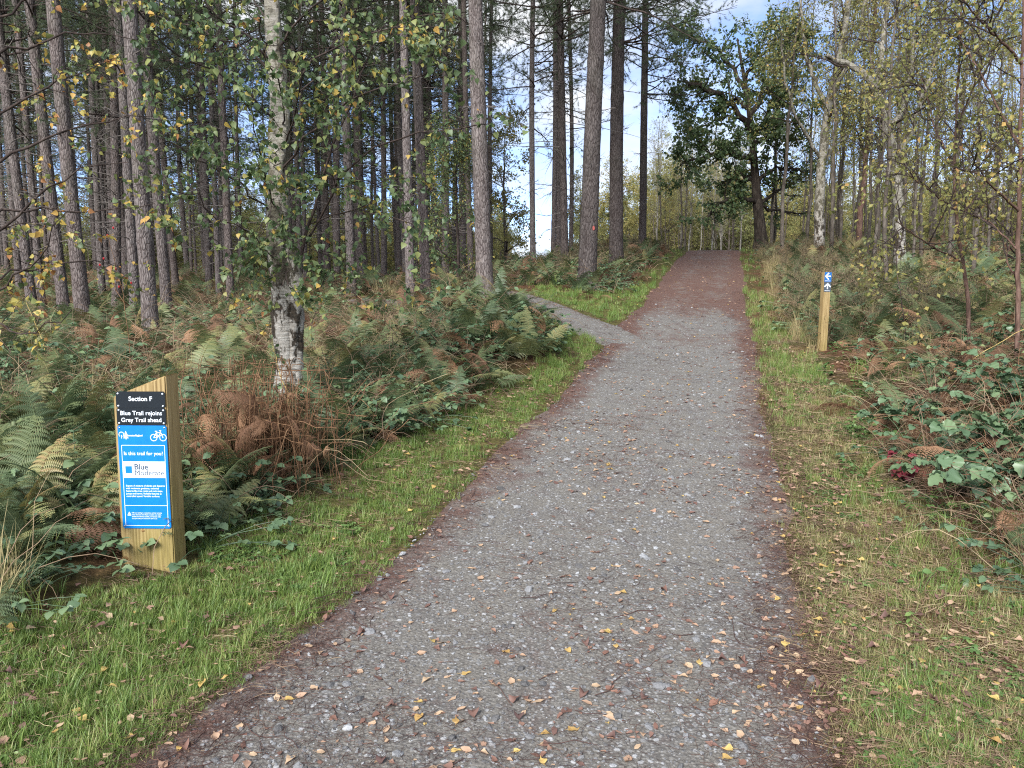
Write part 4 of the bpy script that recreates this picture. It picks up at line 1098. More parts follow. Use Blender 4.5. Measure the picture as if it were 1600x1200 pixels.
sb_, sf = at(233, 889), 0
W, D = .286, .14
sign = thing('information_sign', 'wooden post with slanted top and blue trail information panel', 'sign', (sb_[0], sb_[1] + D / 2, sb_[2]), None, (0, 0, radians(-1.5)))
z0 = sb_[2]
ZL, ZR = 1.075 - z0, 1.188 - z0
import bmesh
bm = bmesh.new()
vs = [bm.verts.new(v) for v in [(-W/2, -D/2, -.3), (W/2, -D/2, -.3), (W/2, D/2, -.3), (-W/2, D/2, -.3), (-W/2, -D/2, ZL), (W/2, -D/2, ZR), (W/2, D/2, ZR + .004), (-W/2, D/2, ZL + .004)]]
for f_ in [(0, 3, 2, 1), (4, 5, 6, 7), (0, 1, 5, 4), (1, 2, 6, 5), (2, 3, 7, 6), (3, 0, 4, 7)]: bm.faces.new([vs[i] for i in f_])
bmesh.ops.bevel(bm, geom=bm.edges[:], offset=.006, segments=2, affect='EDGES')
me = bpy.data.meshes.new('post'); bm.to_mesh(me); bm.free(); me.materials.append(M['post_wood'])
link('post', me, sign)
FY = -D / 2
PX0, PX1 = -W / 2 + .018, W / 2 - .006
PW = PX1 - PX0; PC = (PX0 + PX1) / 2
def zz(py):            # picture row on the sign's front -> height on the post
    ang = math.atan((py - 600) / FPX) + radians(PITCH)
    return CAMZ - sb_[1] * tan(ang) - z0
def panel(name, z_lo, z_hi, mat, parent=sign):
    bm = bmesh.new(); bmesh.ops.create_cube(bm, size=1)
    for v in bm.verts: v.co = Vector((PC + v.co.x * PW, FY - .0035 + v.co.y * .005, (z_lo + z_hi) / 2 + v.co.z * (z_hi - z_lo)))
    bmesh.ops.bevel(bm, geom=[e for e in bm.edges if abs(e.verts[0].co.y - e.verts[1].co.y) > .001], offset=.006, segments=2, affect='EDGES')
    me = bpy.data.meshes.new(name); bm.to_mesh(me); bm.free(); me.materials.append(M[mat]); return link(name, me, parent)
PY_ = FY - .0068
b1 = panel('section_plate', zz(637.0), zz(611.5), 'black'); b2 = panel('direction_plate', zz(664), zz(637.4), 'black'); b3 = panel('trail_panel', zz(825), zz(664.6), 'blue')
tag(b1, 'black plate reading Section F'); tag(b2, 'black plate reading Blue Trail rejoins Grey Trail ahead'); tag(b3, 'blue panel with white trail grading text')
text(b1, 'Section F', PC, zz(623.2), .042, 'white', PY_, 'CENTER', .0007, PW * .48)
text(b2, 'Blue Trail rejoins', PC, zz(645.5), .042, 'white', PY_, 'CENTER', .0005, PW * .85)
text(b2, 'Grey Trail ahead', PC, zz(656.2), .042, 'white', PY_, 'CENTER', .0005, PW * .82)
zt, zb = zz(664.6), zz(825); HH = zt - zb
def Z(fr_): return zt - HH * fr_
def Xf(fr_): return PX0 + PW * fr_
fw = .0032
L0, L1_ = .065, .945
fr_g = poly_line([(Xf(L0), Z(.19)), (Xf(L1_), Z(.19)), (Xf(L1_), Z(.972)), (Xf(L0), Z(.972)), (Xf(L0), Z(.19))], .0028, PY_)
poly_line([(Xf(L0), Z(.775)), (Xf(L1_), Z(.775))], .0026, PY_, fr_g)
link('border_line', fr_g.mesh('border_line', M['white'], False), b3)
g = shape([(Xf(L0), Z(.346)), (Xf(L1_), Z(.346)), (Xf(L1_), Z(.505)), (Xf(L0), Z(.505))], PY_ - .0004); link('grade_band', g.mesh('grade_band', M['white'], False), b3)
g = shape([(Xf(.12), Z(.392)), (Xf(.255), Z(.392)), (Xf(.255), Z(.460)), (Xf(.12), Z(.460))], PY_ - .0008); link('grade_square', g.mesh('grade_square', M['blue'], False), b3)
text(b3, 'Blue', Xf(.30), Z(.400), .042, 'grey_print', PY_ - .001, 'LEFT', .0008, PW * .28)
text(b3, 'Moderate', Xf(.30), Z(.458), .042, 'grey_print', PY_ - .001, 'LEFT', 0., PW * .60)
text(b3, 'Is this trail for you?', Xf(.505), Z(.27), .034, 'white', PY_, 'CENTER', .0004, PW * .80)
for i, (ln_, wd) in enumerate((('Expect: A mixture of climbs and descents', .80), ('with moderate gradients, technical', .68), ('features like tree roots and rock steps,', .755), ('jumps and berms. Rollable features at', .73), ('controlled speed. Variable surfaces.', .69))):
    text(b3, ln_, Xf(.11), Z(.583 + .0255 * i), .0135, 'white', PY_, 'LEFT', .0003, PW * wd)
for i, (ln_, wd) in enumerate((('Off-road cycling is a hazardous activity carrying', .62), ('some inherent risk. Please consider your skills,', .61), ('abilities and fitness carefully, and always make', .60), ('sure your bike and helmet are safe to use', .52))):
    text(b3, ln_, Xf(.20), Z(.848 + .0185 * i), .0085, 'white', PY_, 'LEFT', .0002, PW * wd)
g = poly_line([(Xf(.115), Z(.872)), (Xf(.15), Z(.84)), (Xf(.185), Z(.872)), (Xf(.115), Z(.872))], .003, PY_); poly_line([(Xf(.15), Z(.852)), (Xf(.15), Z(.866))], .003, PY_, g)
link('warning_triangle', g.mesh('warning_triangle', M['white'], False), b3)
text(b3, 'Forestry England', Xf(.185), Z(.096), .012, 'white', PY_, 'LEFT', .0006, PW * .32)
# two-tree emblem
g = G(); cx_, cz_ = Xf(.075), Z(.09)
poly_line([(cx_ + .013 * cos(a), cz_ + .013 * sin(a) + .002) for a in np.linspace(-.9, 3.9, 14)], .004, PY_, g); poly_line([(cx_, cz_ - .002), (cx_, cz_ - .018)], .004, PY_, g)
for k in range(3):
    w_ = .007 + .004 * k; shape([(cx_ + .024, cz_ + .022 - .011 * k), (cx_ + .024 + w_, cz_ + .004 - .011 * k), (cx_ + .024 - w_, cz_ + .004 - .011 * k)], PY_ - .0002 * k, g)
poly_line([(cx_ + .024, cz_ - .016), (cx_ + .024, cz_ - .023)], .004, PY_, g)
link('tree_emblem', g.mesh('tree_emblem', M['white'], False), b3)
# bicycle pictogram
g = G(); wx0, wx1, wz, wr_ = Xf(.735), Xf(.925), Z(.115), .0175
for wx in (wx0, wx1): poly_line([(wx + wr_ * cos(a), wz + wr_ * sin(a)) for a in np.linspace(0, 2 * pi, 20)], .0042, PY_, g)
bbk = (Xf(.82), wz + .002); st_ = (Xf(.795), wz + .026); hd = (Xf(.885), wz + .027)
for a_ in ([(wx0, wz), st_], [(wx0, wz), bbk], [bbk, st_], [st_, hd], [bbk, hd], [hd, (wx1, wz)], [(Xf(.77), wz + .034), (Xf(.81), wz + .034)], [st_, (Xf(.79), wz + .034)], [hd, (Xf(.875), wz + .037)], [(Xf(.855), wz + .037), (Xf(.89), wz + .038)]):
    poly_line(a_, .0042, PY_ - .0002, g)
link('bicycle_pictogram', g.mesh('bicycle_pictogram', M['white'], False), b3)
for x_, z_, par in [(Xf(.045), zz(614.8), b1), (Xf(.955), zz(615.2), b1), (Xf(.045), zz(633.8), b1), (Xf(.955), zz(634), b1), (Xf(.045), zz(640.5), b2), (Xf(.955), zz(640.8), b2), (Xf(.045), zz(660.8), b2), (Xf(.955), zz(661), b2),
                    (Xf(.04), zz(668), b3), (Xf(.96), zz(668), b3), (Xf(.04), zz(821.5), b3), (Xf(.96), zz(821.5), b3)]:
    link('screw', disc(x_, z_, .0048, PY_ + .0005, .0025).mesh('screw', M['steel'] if par is b3 else M['white']), par)
for x_, y_, s_ in ((-.02, 829.5, .011), (.035, 849, .015), (-.125, 873, .02)):
    link('knot', disc(x_, zz(y_), s_, FY + .0015, .003, 12, None, s_ * .7).mesh('knot', M['knot']), sign)

# ---- waymarker post right of the path
mb = at(1284, 548)
W2, D2 = .118, .08
mk = thing('marker_post', 'slim wooden waymarker post with blue and grey arrow plates', 'post', mb, None, (radians(0), radians(1.2), radians(9)))
HT = (548 - 427) * (mb[1] * cos(radians(PITCH)) + .1) / FPX
bm = bmesh.new(); bmesh.ops.create_cube(bm, size=1)
for v in bm.verts: v.co = Vector((v.co.x * W2, v.co.y * D2, -.2 + (v.co.z + .5) * (HT + .2)))
bmesh.ops.bevel(bm, geom=bm.edges[:], offset=.005, segments=2, affect='EDGES')
me = bpy.data.meshes.new('post'); bm.to_mesh(me); bm.free(); me.materials.append(M['marker_wood']); link('post', me, mk)
FY2 = -D2 / 2
def plate(name, zc, mat, d, lab):
    hs = .056
    g = box_g(-hs, hs, FY2 - .005, FY2 - .0005, zc - .072, zc + .072)
    o = tag(link(name, g.mesh(name, M[mat], False), mk), lab)
    y = FY2 - .0056
    if d == 'left': A = [(.04, 0), (-.036, 0)]; B = [(.008, .046), (-.038, 0), (.008, -.046)]
    else: A = [(0, -.04), (0, .036)]; B = [(-.046, -.008), (0, .038), (.046, -.008)]
    g = G()
    for L_ in (A, B): poly_line([(a, zc + .012 + b) for a, b in L_], .02, y - (.0003 if L_ is B else 0), g)
    link('arrow', g.mesh('arrow', M['white'], False), o)
    g = G()
    for k in range(6): poly_line([(-.042 + .0145 * k, zc - .058), (-.035 + .0145 * k, zc - .058)], .008, y, g)
    link('small_print', g.mesh('small_print', M['white'], False), o)
plate('arrow_plate', HT - .074, 'blue2', 'left', 'blue plate with white left arrow'); plate('arrow_plate', HT - .222, 'slate', 'up', 'grey plate with white up arrow')
flush_text()

# ================================================================== UNDERGROWTH, PLANT BY PLANT
pr = np.random.default_rng(8)
FERN_XY = []
def fern(label, x, y, s, group, nf=7, meshes=FROND, brown=.1, name='fern', flat=0.):
    t = thing(name, label, 'fern', (x, y, float(H(x, y)) - .02), group, (0, 0, float(pr.random() * 6.28)))
    a0 = pr.random() * 6.28
    for k in range(nf):
        me = meshes[int(pr.integers(len(meshes)))] if pr.random() > brown else FROND_B[int(pr.integers(len(FROND_B)))]
        sc = s * float(pr.uniform(.65, 1.15))
        a = a0 + k * 2.399 + pr.normal() * .3
        link('frond', me, t, (float(pr.normal() * .05), float(pr.normal() * .05), 0), (float(-.14 - flat + pr.normal() * .32), float(pr.normal() * .28), float(a)), (sc * float(pr.uniform(.65, 1.1)), sc, sc * float(pr.uniform(.75, 1.1))))
    FERN_XY.append((x, y))
def fern_zone(n, p0, p1, q0, q1, s0, s1, label, group, brown=.1, nf=(5, 9), meshes=FROND, gap=.25, tries=40, flat=0.):
    c = 0
    for _ in range(n * tries):
        if c >= n: break
        a = at(float(pr.uniform(p0, p1)), float(pr.uniform(q0, q1)))
        x, y = a[0], a[1]
        if y > 60 or float(path_sd(x, y)) < .3 or float(verge(np.array([x]), np.array([y]))[0]) > .35: continue
        if np.hypot(x - sb_[0], y - sb_[1]) < .3 or (np.hypot(x - sb_[0], y - sb_[1]) < .62 and y < sb_[1] + .32) or (np.hypot(x - sb_[0], y - sb_[1]) < .8 and y < sb_[1] + .12) or (abs(x * sb_[1] / y - sb_[0]) < .7 and y < sb_[1] + .1): continue
        if abs(x * mb[1] / y - mb[0]) < .45 and mb[1] - 5 < y < mb[1] + .25: continue
        if any((x - q[0]) ** 2 + (y - q[1]) ** 2 < gap * gap for q in FERN_XY): continue
        fern(label, x, y, float(pr.uniform(s0, s1)), group, int(pr.integers(*nf)), meshes, brown, flat=flat); c += 1
fern_zone(30, -90, 175, 690, 930, .5, .78, 'lush green bracken fern left of the information sign', 'bracken beside the sign', 0., (6, 10))
fern_zone(12, -60, 120, 885, 985, .32, .5, 'small fern at the grass edge below and left of the sign', 'small ferns at the near grass edge', .05, (5, 8), gap=.16)
fern_zone(3, 305, 372, 800, 850, .45, .58, 'blue-green fern drooping against the right side of the sign post', 'ferns against the sign post', 0., (6, 8))
fern_zone(20, 470, 690, 640, 760, .42, .6, 'dark green fern in the thicket between dead bracken and grass', 'ferns right of the dead bracken', .08, (6, 9))
fern_zone(34, 540, 845, 520, 650, .42, .64, 'bracken fern on the bank below the side trail', 'bracken on the bank below the fork', .16)
fern_zone(16, 745, 850, 505, 575, .5, .72, 'bracken fern hiding the mouth of the side trail', 'bracken at the mouth of the side trail', .12, gap=.2)
fern_zone(26, 60, 430, 545, 690, .36, .58, 'bracken fern in the hollow behind the sign', 'bracken behind the sign', .45)
fern_zone(34, -20, 440, 488, 550, .42, .62, 'tall bracken fern at the foot of the left pines', 'bracken at the foot of the left pines', .2)
fern_zone(22, 480, 840, 474, 525, .42, .62, 'bracken fern round the bare dirt patch under the pines', 'bracken round the dirt patch', .2)
fern_zone(40, 780, 1060, 392, 470, .55, .8, 'bracken fern on the mound below the paint-marked pine', 'bracken on the mound', .16)
fern_zone(26, 60, 620, 446, 490, .55, .8, 'distant bracken deep under the pines', 'distant bracken under the pines', .2)
fern_zone(38, 1300, 1500, 425, 480, .65, .95, 'bright green bracken behind the waymarker post', 'bracken behind the waymarker post', .05)
fern_zone(26, 1480, 1660, 425, 505, .75, 1.05, 'arching bracken at the right edge beside the red stem', 'bracken at the right edge', .12)
fern_zone(22, 1250, 1640, 392, 436, .55, .8, 'bracken at the foot of the right wood', 'bracken at the foot of the right wood', .2)
for k, (fx_, fy_) in enumerate(((.35, 12.2), (.05, 12.5), (-.3, 12.75), (-.65, 13.0), (.2, 11.85), (-.2, 12.2), (-.55, 12.5), (-.95, 12.9), (-.1, 11.6), (-1.2, 13.3))):
    fern('bracken fern hiding the mouth of the side trail', fx_ + float(pr.normal() * .05), fy_, float(pr.uniform(.72, .9)), 'bracken at the mouth of the side trail', 8, FROND, .12)
# rust-brown ferns
for px, py, s, lab in ((200, 572, .7, 'rust-brown dying fern behind the sign top'), (165, 590, .6, 'orange-brown fern left of the sign top'), (1568, 872, .45, 'rusty little fern at the right edge of the verge'), (1590, 830, .4, 'brown curled fern beside the bramble at right'),
                       (1030, 395, .8, 'tan dying bracken beside the path crest'), (1255, 372, .8, 'orange bracken clump right of the oak'), (930, 470, .5, 'rust-coloured fern litter at the edge of the grass fork')):
    a = at(px, py) if py > 400 else base_at(px, 29.)[0]; fern(lab, a[0], a[1], s, None, 9, FROND_B, 1., 'dead_fern', .35)
a = at(790, 560); fern('pale bleached fern frond standing out on the bank below the fork', a[0], a[1], .75, None, 3, FROND_P, 0., 'fern', .2)
a = at(1425, 460); fern('pale bleached fern frond behind the waymarker post', a[0], a[1], .6, None, 2, FROND_P, 0., 'fern', .2)

# ---- slumped dead bracken in front of the birch
db = at(400, 770)
dead = thing('dead_bracken_clump', 'slumped heap of dead brown bracken in front of the birch', 'bracken', db)
g = G()
for k in range(3):
    n = 95; P = np.zeros((n, 9, 3)); P[:, 0, 0] = pr.normal(size=n) * .22; P[:, 0, 1] = .25 + pr.normal(size=n) * .2
    hgt = pr.uniform(.4, 1.0, n); a = pr.random(n) * 2 * pi; out = pr.uniform(.1, .55, n)
    for j in range(1, 9):
        q = j / 8
        P[:, j, 0] = P[:, 0, 0] + np.cos(a) * out * q ** 1.4 + pr.normal(size=n) * .012
        P[:, j, 1] = P[:, 0, 1] + np.sin(a) * out * q ** 1.4 + pr.normal(size=n) * .012
        P[:, j, 2] = hgt * (np.sin(np.minimum(q * (1.0 + .9 * k / 2), 1.) * pi * .62) if k else q * .9) - .04
    V, F = tubes(P, np.full((n, 9), .0026) * pr.uniform(.5, 1.3, n)[:, None], 4); g.add(V, F, .5)
link('stems', g.mesh('stems', M['stem_brown']), dead)
for k in range(84):
    sc = float(pr.uniform(.16, .36)) if k < 56 else float(pr.uniform(.32, .5))
    link('frond', FROND_B[k % 5], dead, (float(pr.normal() * .24), float(.2 + pr.normal() * .22), float(pr.uniform(.05, .62))), (float(-.5 + pr.normal() * .6), float(pr.normal() * .4), float(pr.random() * 6.28)), (sc, sc, sc))

# ---- brambles with leaves one can pick apart
BLEAF = []
for k in range(5):
    V = BRAM_T[0].copy(); V[:, 2] += .05 * pr.normal(size=len(V)) ; g = G(); g.add(V, BRAM_T[1], pr.random()); BLEAF.append(g.mesh('leaf', M['bramble']))
g = G(); g.add(BRAM_T[0], BRAM_T[1], .5); RLEAF = g.mesh('leaf', M['bramble_red'])
def bramble(label, x, y, s, ncane, group=None, red=0., lsize=.085, spread=1., nleaf=5, toward=None):
    t = thing('bramble', label, 'bramble', (x, y, float(H(x, y)) - .02), group)
    P = np.zeros((ncane, 10, 3)); a = pr.random(ncane) * 2 * pi
    if toward is not None: a = toward + pr.normal(size=ncane) * .5
    ln = s * pr.uniform(.7, 1.2, ncane); el = np.radians(pr.uniform(52, 82, ncane))
    for j in range(1, 10):
        d = np.stack([np.cos(a) * np.cos(el) * spread, np.sin(a) * np.cos(el) * spread, np.sin(el)], -1)
        P[:, j] = P[:, j - 1] + d * (ln / 9)[:, None] + pr.normal(size=(ncane, 3)) * .006; el = el - .17
    V, F = tubes(P, np.linspace(.0055, .002, 10)[None] * np.ones((ncane, 1)), 5); g = G(); g.add(V, F)
    link('canes', g.mesh('canes', M['stem_brown']), t)
    p, d = along(pr, P, nleaf, .25, 1.)
    for q, dd in zip(p, d):
        b0 = pr.random() * 6.28
        stalk = np.array([cos(b0) * .8, sin(b0) * .8, .35]); stalk /= np.linalg.norm(stalk); e = q + stalk * lsize * .8
        g = G(); V, F = tubes(np.stack([q, (q + e) / 2 + [0, 0, .01], e]), np.array([.002, .0016, .0014]), 3); 
        for w in (-1.25, 0, 1.25):
            sc = lsize * float(pr.uniform(.75, 1.15)) * (1.1 if w == 0 else .9)
            o = link('leaf', RLEAF if pr.random() < red else BLEAF[int(pr.integers(5))], t, tuple(e), (float(-.25 + pr.normal() * .3), float(pr.normal() * .3), float(b0 - pi / 2 + w)), (sc, sc, sc))
    return t
for px, py, s, nc, lab, red, ls in (
    (1470, 690, .75, 6, 'leafy bramble arching over the verge above the red leaves', 0., .105), (1560, 770, .9, 7, 'large-leaved bramble at the right edge, nearest the camera', 0., .115), (1595, 700, 1.0, 7, 'tall bramble at the right edge behind the nearest one', 0., .105),
    (1392, 748, .36, 4, 'low bramble spray with crimson leaves on the right verge', 1., .08), (1520, 790, .5, 4, 'short bramble with drooping leaves low on the right verge', 0., .09), (1400, 660, .6, 5, 'bramble on the verge below the waymarker post', 0., .075),
    (1450, 620, .7, 5, 'bramble before the dead bracken on the right bank', 0., .075), (1590, 600, .8, 6, 'bramble among dead stems at the right edge', 0., .08), (1380, 570, .6, 5, 'small bramble just right of the waymarker post', 0., .065),
    (1575, 660, 1.1, 7, 'bramble rising over the tall one at the right edge', 0., .1), (1535, 720, .85, 6, 'broad bramble between the red spray and the right edge', 0., .11), (1600, 800, .8, 6, 'bramble low in the right corner of the bank', 0., .11), (1500, 640, .8, 6, 'bramble crest above the leafy arching one', 0., .085), (1545, 560, .9, 6, 'bramble under the straw stalk at right', 0., .08),
    (395, 800, .3, 3, 'few dark bramble leaves at the foot of the dead bracken', 0., .07), (15, 810, .4, 4, 'bramble with broad leaves among ferns left of the sign', 0., .09), (600, 690, .6, 6, 'bramble thicket in front of the ferns on the left bank', 0., .06),
    (540, 660, .7, 6, 'bramble bush close right of the birch foot', 0., .06), (500, 690, .6, 6, 'bramble between birch and dead bracken', 0., .06), (690, 560, .7, 6, 'bramble on the bank among bracken below the fork', 0., .07), (640, 600, .7, 6, 'bramble halfway between birch and fork', 0., .065)):
    a = at(px, py); bramble(lab, a[0], a[1], s, nc, None, red, ls)
# ---- bent straw-coloured stalks
for pts, dep, lab in (([(560, 775), (540, 752), (522, 736), (512, 724)], 5.7, 'bent yellow stalk at the grass edge in front of the ferns'), ([(455, 620), (436, 590), (432, 560), (428, 545)], 6.6, 'yellow stalk sticking up out of the dead bracken'),
                      ([(372, 760), (345, 715), (325, 685), (312, 668)], 5.2, 'long straw stalk leaning out of the dead bracken'), ([(1480, 590), (1520, 560), (1570, 530), (1620, 505)], 8.5, 'long straw stalk slanting across the dead bracken at right'),
                      ([(65, 600), (75, 560), (62, 520), (40, 470)], 8.5, 'bare pale stem arching over bracken at left'), ([(280, 910), (258, 885), (240, 872), (225, 860)], 3.9, 'fallen yellow stalk in the ferns below the sign')):
    P = poly_px(pts, dep, 10, .004, pr); P[0] = [P[0, 0], P[0, 1], min(P[0, 2], float(H(P[0, 0], P[0, 1])) + .02)]
    V, F = tubes(P, np.linspace(.005, .0025, 10), 5); g = G(); g.add(V - P[0], F)
    tag(link('dry_stalk', g.mesh('dry_stalk', M['straw']), None, tuple(P[0])), lab, 'stalk')
# ---- thin shrub with red berries left of the pale pine
rb, _f = base_at(205, 9.)
rose = thing('berry_shrub', 'thin bare shrub with a few red berries left of the pale pine', 'shrub', rb)
g = G()
for pts in ([(205, 560), (196, 480), (182, 420), (168, 366)], [(196, 480), (176, 440), (156, 412)], [(190, 450), (205, 440), (186, 446)]):
    Q = poly_px(pts, 9., 10, .01, pr); 
    if pts[0] == (205, 560): Q[0] = rb
    V, F = tubes(Q, np.linspace(.005, .002, 10), 4); g.add(V - rb, F)
link('stems', g.mesh('stems', M['stem_brown']), rose)
bm = bmesh.new(); bmesh.ops.create_icosphere(bm, subdivisions=1, radius=.013)
for v in bm.verts: v.co.z *= 1.35
bme = bpy.data.meshes.new('berry'); bm.to_mesh(bme); bm.free(); bme.materials.append(M['berry'])
for px, py in ((168, 368), (177, 356), (181, 420), (156, 414), (162, 404), (186, 448), (205, 442)):
    link('berry', bme, rose, tuple((on_ray(px, py, 9.) - rb).tolist()))

# ================================================================== LOOSE LITTER ON THE GROUND
lr = np.random.default_rng(12)
def clear_sign(x, y): return ~((np.abs(x * mb[1] / y - mb[0] + .05) < .28) & (y < mb[1] + .15) & (y > mb[1] - 2.2) & (path_sd(x, y) > .9)) & ~((np.abs(x - sb_[0]) < .2) & (np.abs(y - sb_[1] - .07) < .14))
# stones: the 300 that show largest one by one, finer gravel as one mass
x, y = sample_ground(lr, 60000, 1.9, 17, power=.8)
sd = path_sd(x, y); k = (sd < -.03) & (lr.random(len(x)) < np.interp(np.abs(x - xc(y)), [0, .8, 1.2], [1, .9, .6])); x, y = x[k], y[k]
sz = .003 + .007 * lr.random(len(x)) ** 2.5 + np.clip(y - 3, 0, 9) * .0005
big = lr.random(len(x)) < .06; sz[big] *= lr.uniform(1.6, 3.4, big.sum())
rank = np.argsort(-(sz / y)); nmain = rank[:300]; rest = rank[300:]
rot = slope_rot(lr, x, y, .25)
z_in = .25
for i in nmain:
    link('stone', ROCK[int(lr.integers(7))], PATH, (float(x[i]), float(y[i]), float(surf(x[i], y[i]) + sz[i] * .1)), tuple(rot[i].tolist()), (float(sz[i]),) * 3)
scatter('gravel_stones', ROCK, place(x[rest], y[rest], 0) + np.stack([0 * sz[rest], 0 * sz[rest], sz[rest] * .1], -1), rot[rest], sz[rest], lr.integers(0, 7, len(rest)), 'loose pale gravel bedded in the path surface', None, PATH)
# pine needles and bits of twig
x, y = sample_ground(lr, 11000, 1.9, 20)
sd = path_sd(x, y); v = np.abs(x - xc(y)) / 1.22
k = (sd < .12) & (lr.random(len(x)) < np.clip(.1 + .9 * sstep(.6, 1., v) + .4 * (fbm(x * 1.2, y * 1.2, 2, 70) - .5), 0, 1) * np.interp(y, [2, 8, 20], [1, .8, .6]))
x, y = x[k], y[k]; n = len(x)
scatter('needle_litter', LITTER + TWIG, place(x, y, .001), slope_rot(lr, x, y, .02), lr.uniform(.6, 1.2, n) * np.interp(y, [2, 12], [1, 2.]), np.where(lr.random(n) < .93, lr.integers(0, 5, n), lr.integers(5, 8, n)), 'dark fallen pine needles and twigs strewn over the path', 'litter')
# fallen leaves
x, y = sample_ground(lr, 52000, 1.9, 36, power=.8)
sd = path_sd(x, y); u = x - xc(y)
dens = np.where(sd < 0, .36 + .5 * sstep(-.35, -.02, sd) * (u > 0) + .3 * sstep(-.3, 0, sd) * (u < 0), 0) + np.where((sd >= 0) & (u > 0), .45 * (1 - sstep(.3, 1.6, sd)) + .15, 0) + np.where((sd >= 0) & (u <= 0), .26 * (1 - sstep(.5, 1.5, sd)) + .03, 0)
dens *= np.clip(-.8 + 3.3 * fbm(x * 1.1, y * 1.1, 3, 90), .1, 2.) * np.interp(y, [2, 4, 7, 14], [.32, .5, .9, 1.])
dens = np.where(y > 15, dens * 1.5, dens)
k = lr.random(len(x)) < dens; x, y, sd, u = x[k], y[k], sd[k], u[k]
sz = (.016 + .034 * lr.random(len(x)) ** 1.8) * np.interp(y, [2, 8, 25], [1, 1.1, 1.5])
rank = np.argsort(-(sz / (y + .3) + 99 * ((project(place(x, y))[1] < 1195) & (np.abs(project(place(x, y))[0] - 800) < 795)))); main = rank[:300]; rest = rank[300:]
rot = slope_rot(lr, x, y, .12)
zoff = np.where(sd > 0, .022 + .012 * lr.random(len(x)), .002)
for i in main:
    q = lr.random()
    where = 'on the gravel path' if sd[i] < 0 else ('in the grass left of the path' if u[i] < 0 else 'on the verge right of the path')
    ms, cl = (LEAF_Y, 'bright yellow') if q < .1 else ((LEAF_P, 'pale tan') if q < .55 else (LEAF_B, 'reddish brown'))
    o = link('fallen_leaf', ms[int(lr.integers(len(ms)))], None, (float(x[i]), float(y[i]), float(surf(x[i], y[i]) + zoff[i])), tuple(rot[i].tolist()), (float(sz[i]),) * 3)
    tag(o, '%s fallen leaf lying %s' % (cl, where), 'leaf', '%s leaves %s' % (cl, where))
scatter('leaf_litter', LEAF_M + LEAF_Y[:2] + LEAF_P[:2], place(x[rest], y[rest], 0) + np.stack([0 * x[rest], 0 * x[rest], zoff[rest]], -1), rot[rest], sz[rest], np.where(lr.random(len(rest)) < .88, lr.integers(0, 6, len(rest)), lr.integers(6, 10, len(rest))), 'scattered autumn leaves too many to count', 'leaves')

# ---- grass and small herbs
def tufts(name, meshes, n, y0, y1, dens, s0, s1, label, cat, power=1., grow=1.0, tilt=.12, sink=.004, p0=-80, p1=1680):
    x, y = sample_ground(lr, n, y0, y1, p0, p1, power)
    k = (lr.random(n) < dens(x, y, path_sd(x, y), x - xc(y))) & clear_sign(x, y)
    if not name.startswith('verge'): k &= ~((np.abs(x * sb_[1] / y - sb_[0] + .12) < (.2 if name in ('long_grass', 'broad_weeds') else .5)) & (y < sb_[1] + .14))
    x, y = x[k], y[k]; m = len(x)
    s = lr.uniform(s0, s1, m) * np.interp(y, [2, 5, 16], [1, 1.1, 1 + grow])
    P = place(x, y, -sink); P[:, 2] = H(x, y) - sink
    scatter(name, meshes, P, np.stack([lr.normal(size=m) * tilt, lr.normal(size=m) * tilt, lr.random(m) * 6.28], -1), s, lr.integers(0, len(meshes), m), label, cat)
def d_grass(x, y, sd, u):
    v = verge(x, y) * (sd > -.06)
    patch = np.clip(-.35 + 2.4 * fbm(x * 1.5, y * 1.5, 3, 120), .15, 1)
    return np.clip(np.where(u < 0, 1.25, .72 + .3 * sstep(6, 12, y)) * v * np.minimum(patch, 1.) * np.clip(.25 + sstep(-.05, .25, sd), 0, 1), 0, 1)
tufts('verge_grass', GRASS, 52000, 1.9, 20, lambda x, y, sd, u: d_grass(x, y, sd, u) * (u < 0), .25, .62, 'short green grass on the verge left of the path', 'grass')
tufts('thin_verge_grass', GRASS_R, 46000, 1.9, 20, lambda x, y, sd, u: d_grass(x, y, sd, u) * (u > 0), .28, .7, 'thin yellowing grass on the verge right of the path', 'grass')
tufts('far_grass', GRASS_TALL, 9000, 9, 40, lambda x, y, sd, u: verge(x, y) * (sd > -.02) * .9, .22, .4, 'bright grass on the fork and up towards the crest', 'grass', grow=1.2)
tufts('long_grass', GRASS_TALL, 16000, 2.2, 18, lambda x, y, sd, u: np.where(u < 0, sstep(.8, 1.2, sd) * (1 - sstep(1.3, 2.2, sd)) * .4, sstep(1., 1.5, sd) * (1 - sstep(1.8, 3.2, sd)) * .22) * np.clip(2 * fbm(x * 1.3, y * 1.3, 2, 61) - .7, 0, 1), .35, .8, 'longer grass where the verge meets the undergrowth', 'grass')
tufts('verge_tufts', GRASS_TALL, 9000, 1.9, 14, lambda x, y, sd, u: verge(x, y) * (sd > .08) * np.clip(3. * fbm(x * 1.9, y * 1.9, 2, 160) - 1.35, 0, .5), .22, .5, 'coarser grass tufts standing out of the verge', 'grass')
tufts('dry_grass', DRY, 22000, 2.5, 36, lambda x, y, sd, u: np.where(u > 0, (.02 * sstep(.9, 1.4, sd) * (1 - sstep(2., 4., sd)) * (y < 11) * (.3 + fbm(x, y, 2, 63)) + .75 * sstep(.45, .8, sd) * (1 - sstep(4, 7, sd)) * sstep(10.5, 14, y)), .05 * sstep(.9, 1.6, sd) * (1 - sstep(4, 9, sd)) + .1 * sstep(16, 22, y) * sstep(.6, 1, sd)), .45, .85, 'dry straw-coloured grass along the right bank', 'grass', grow=.5)
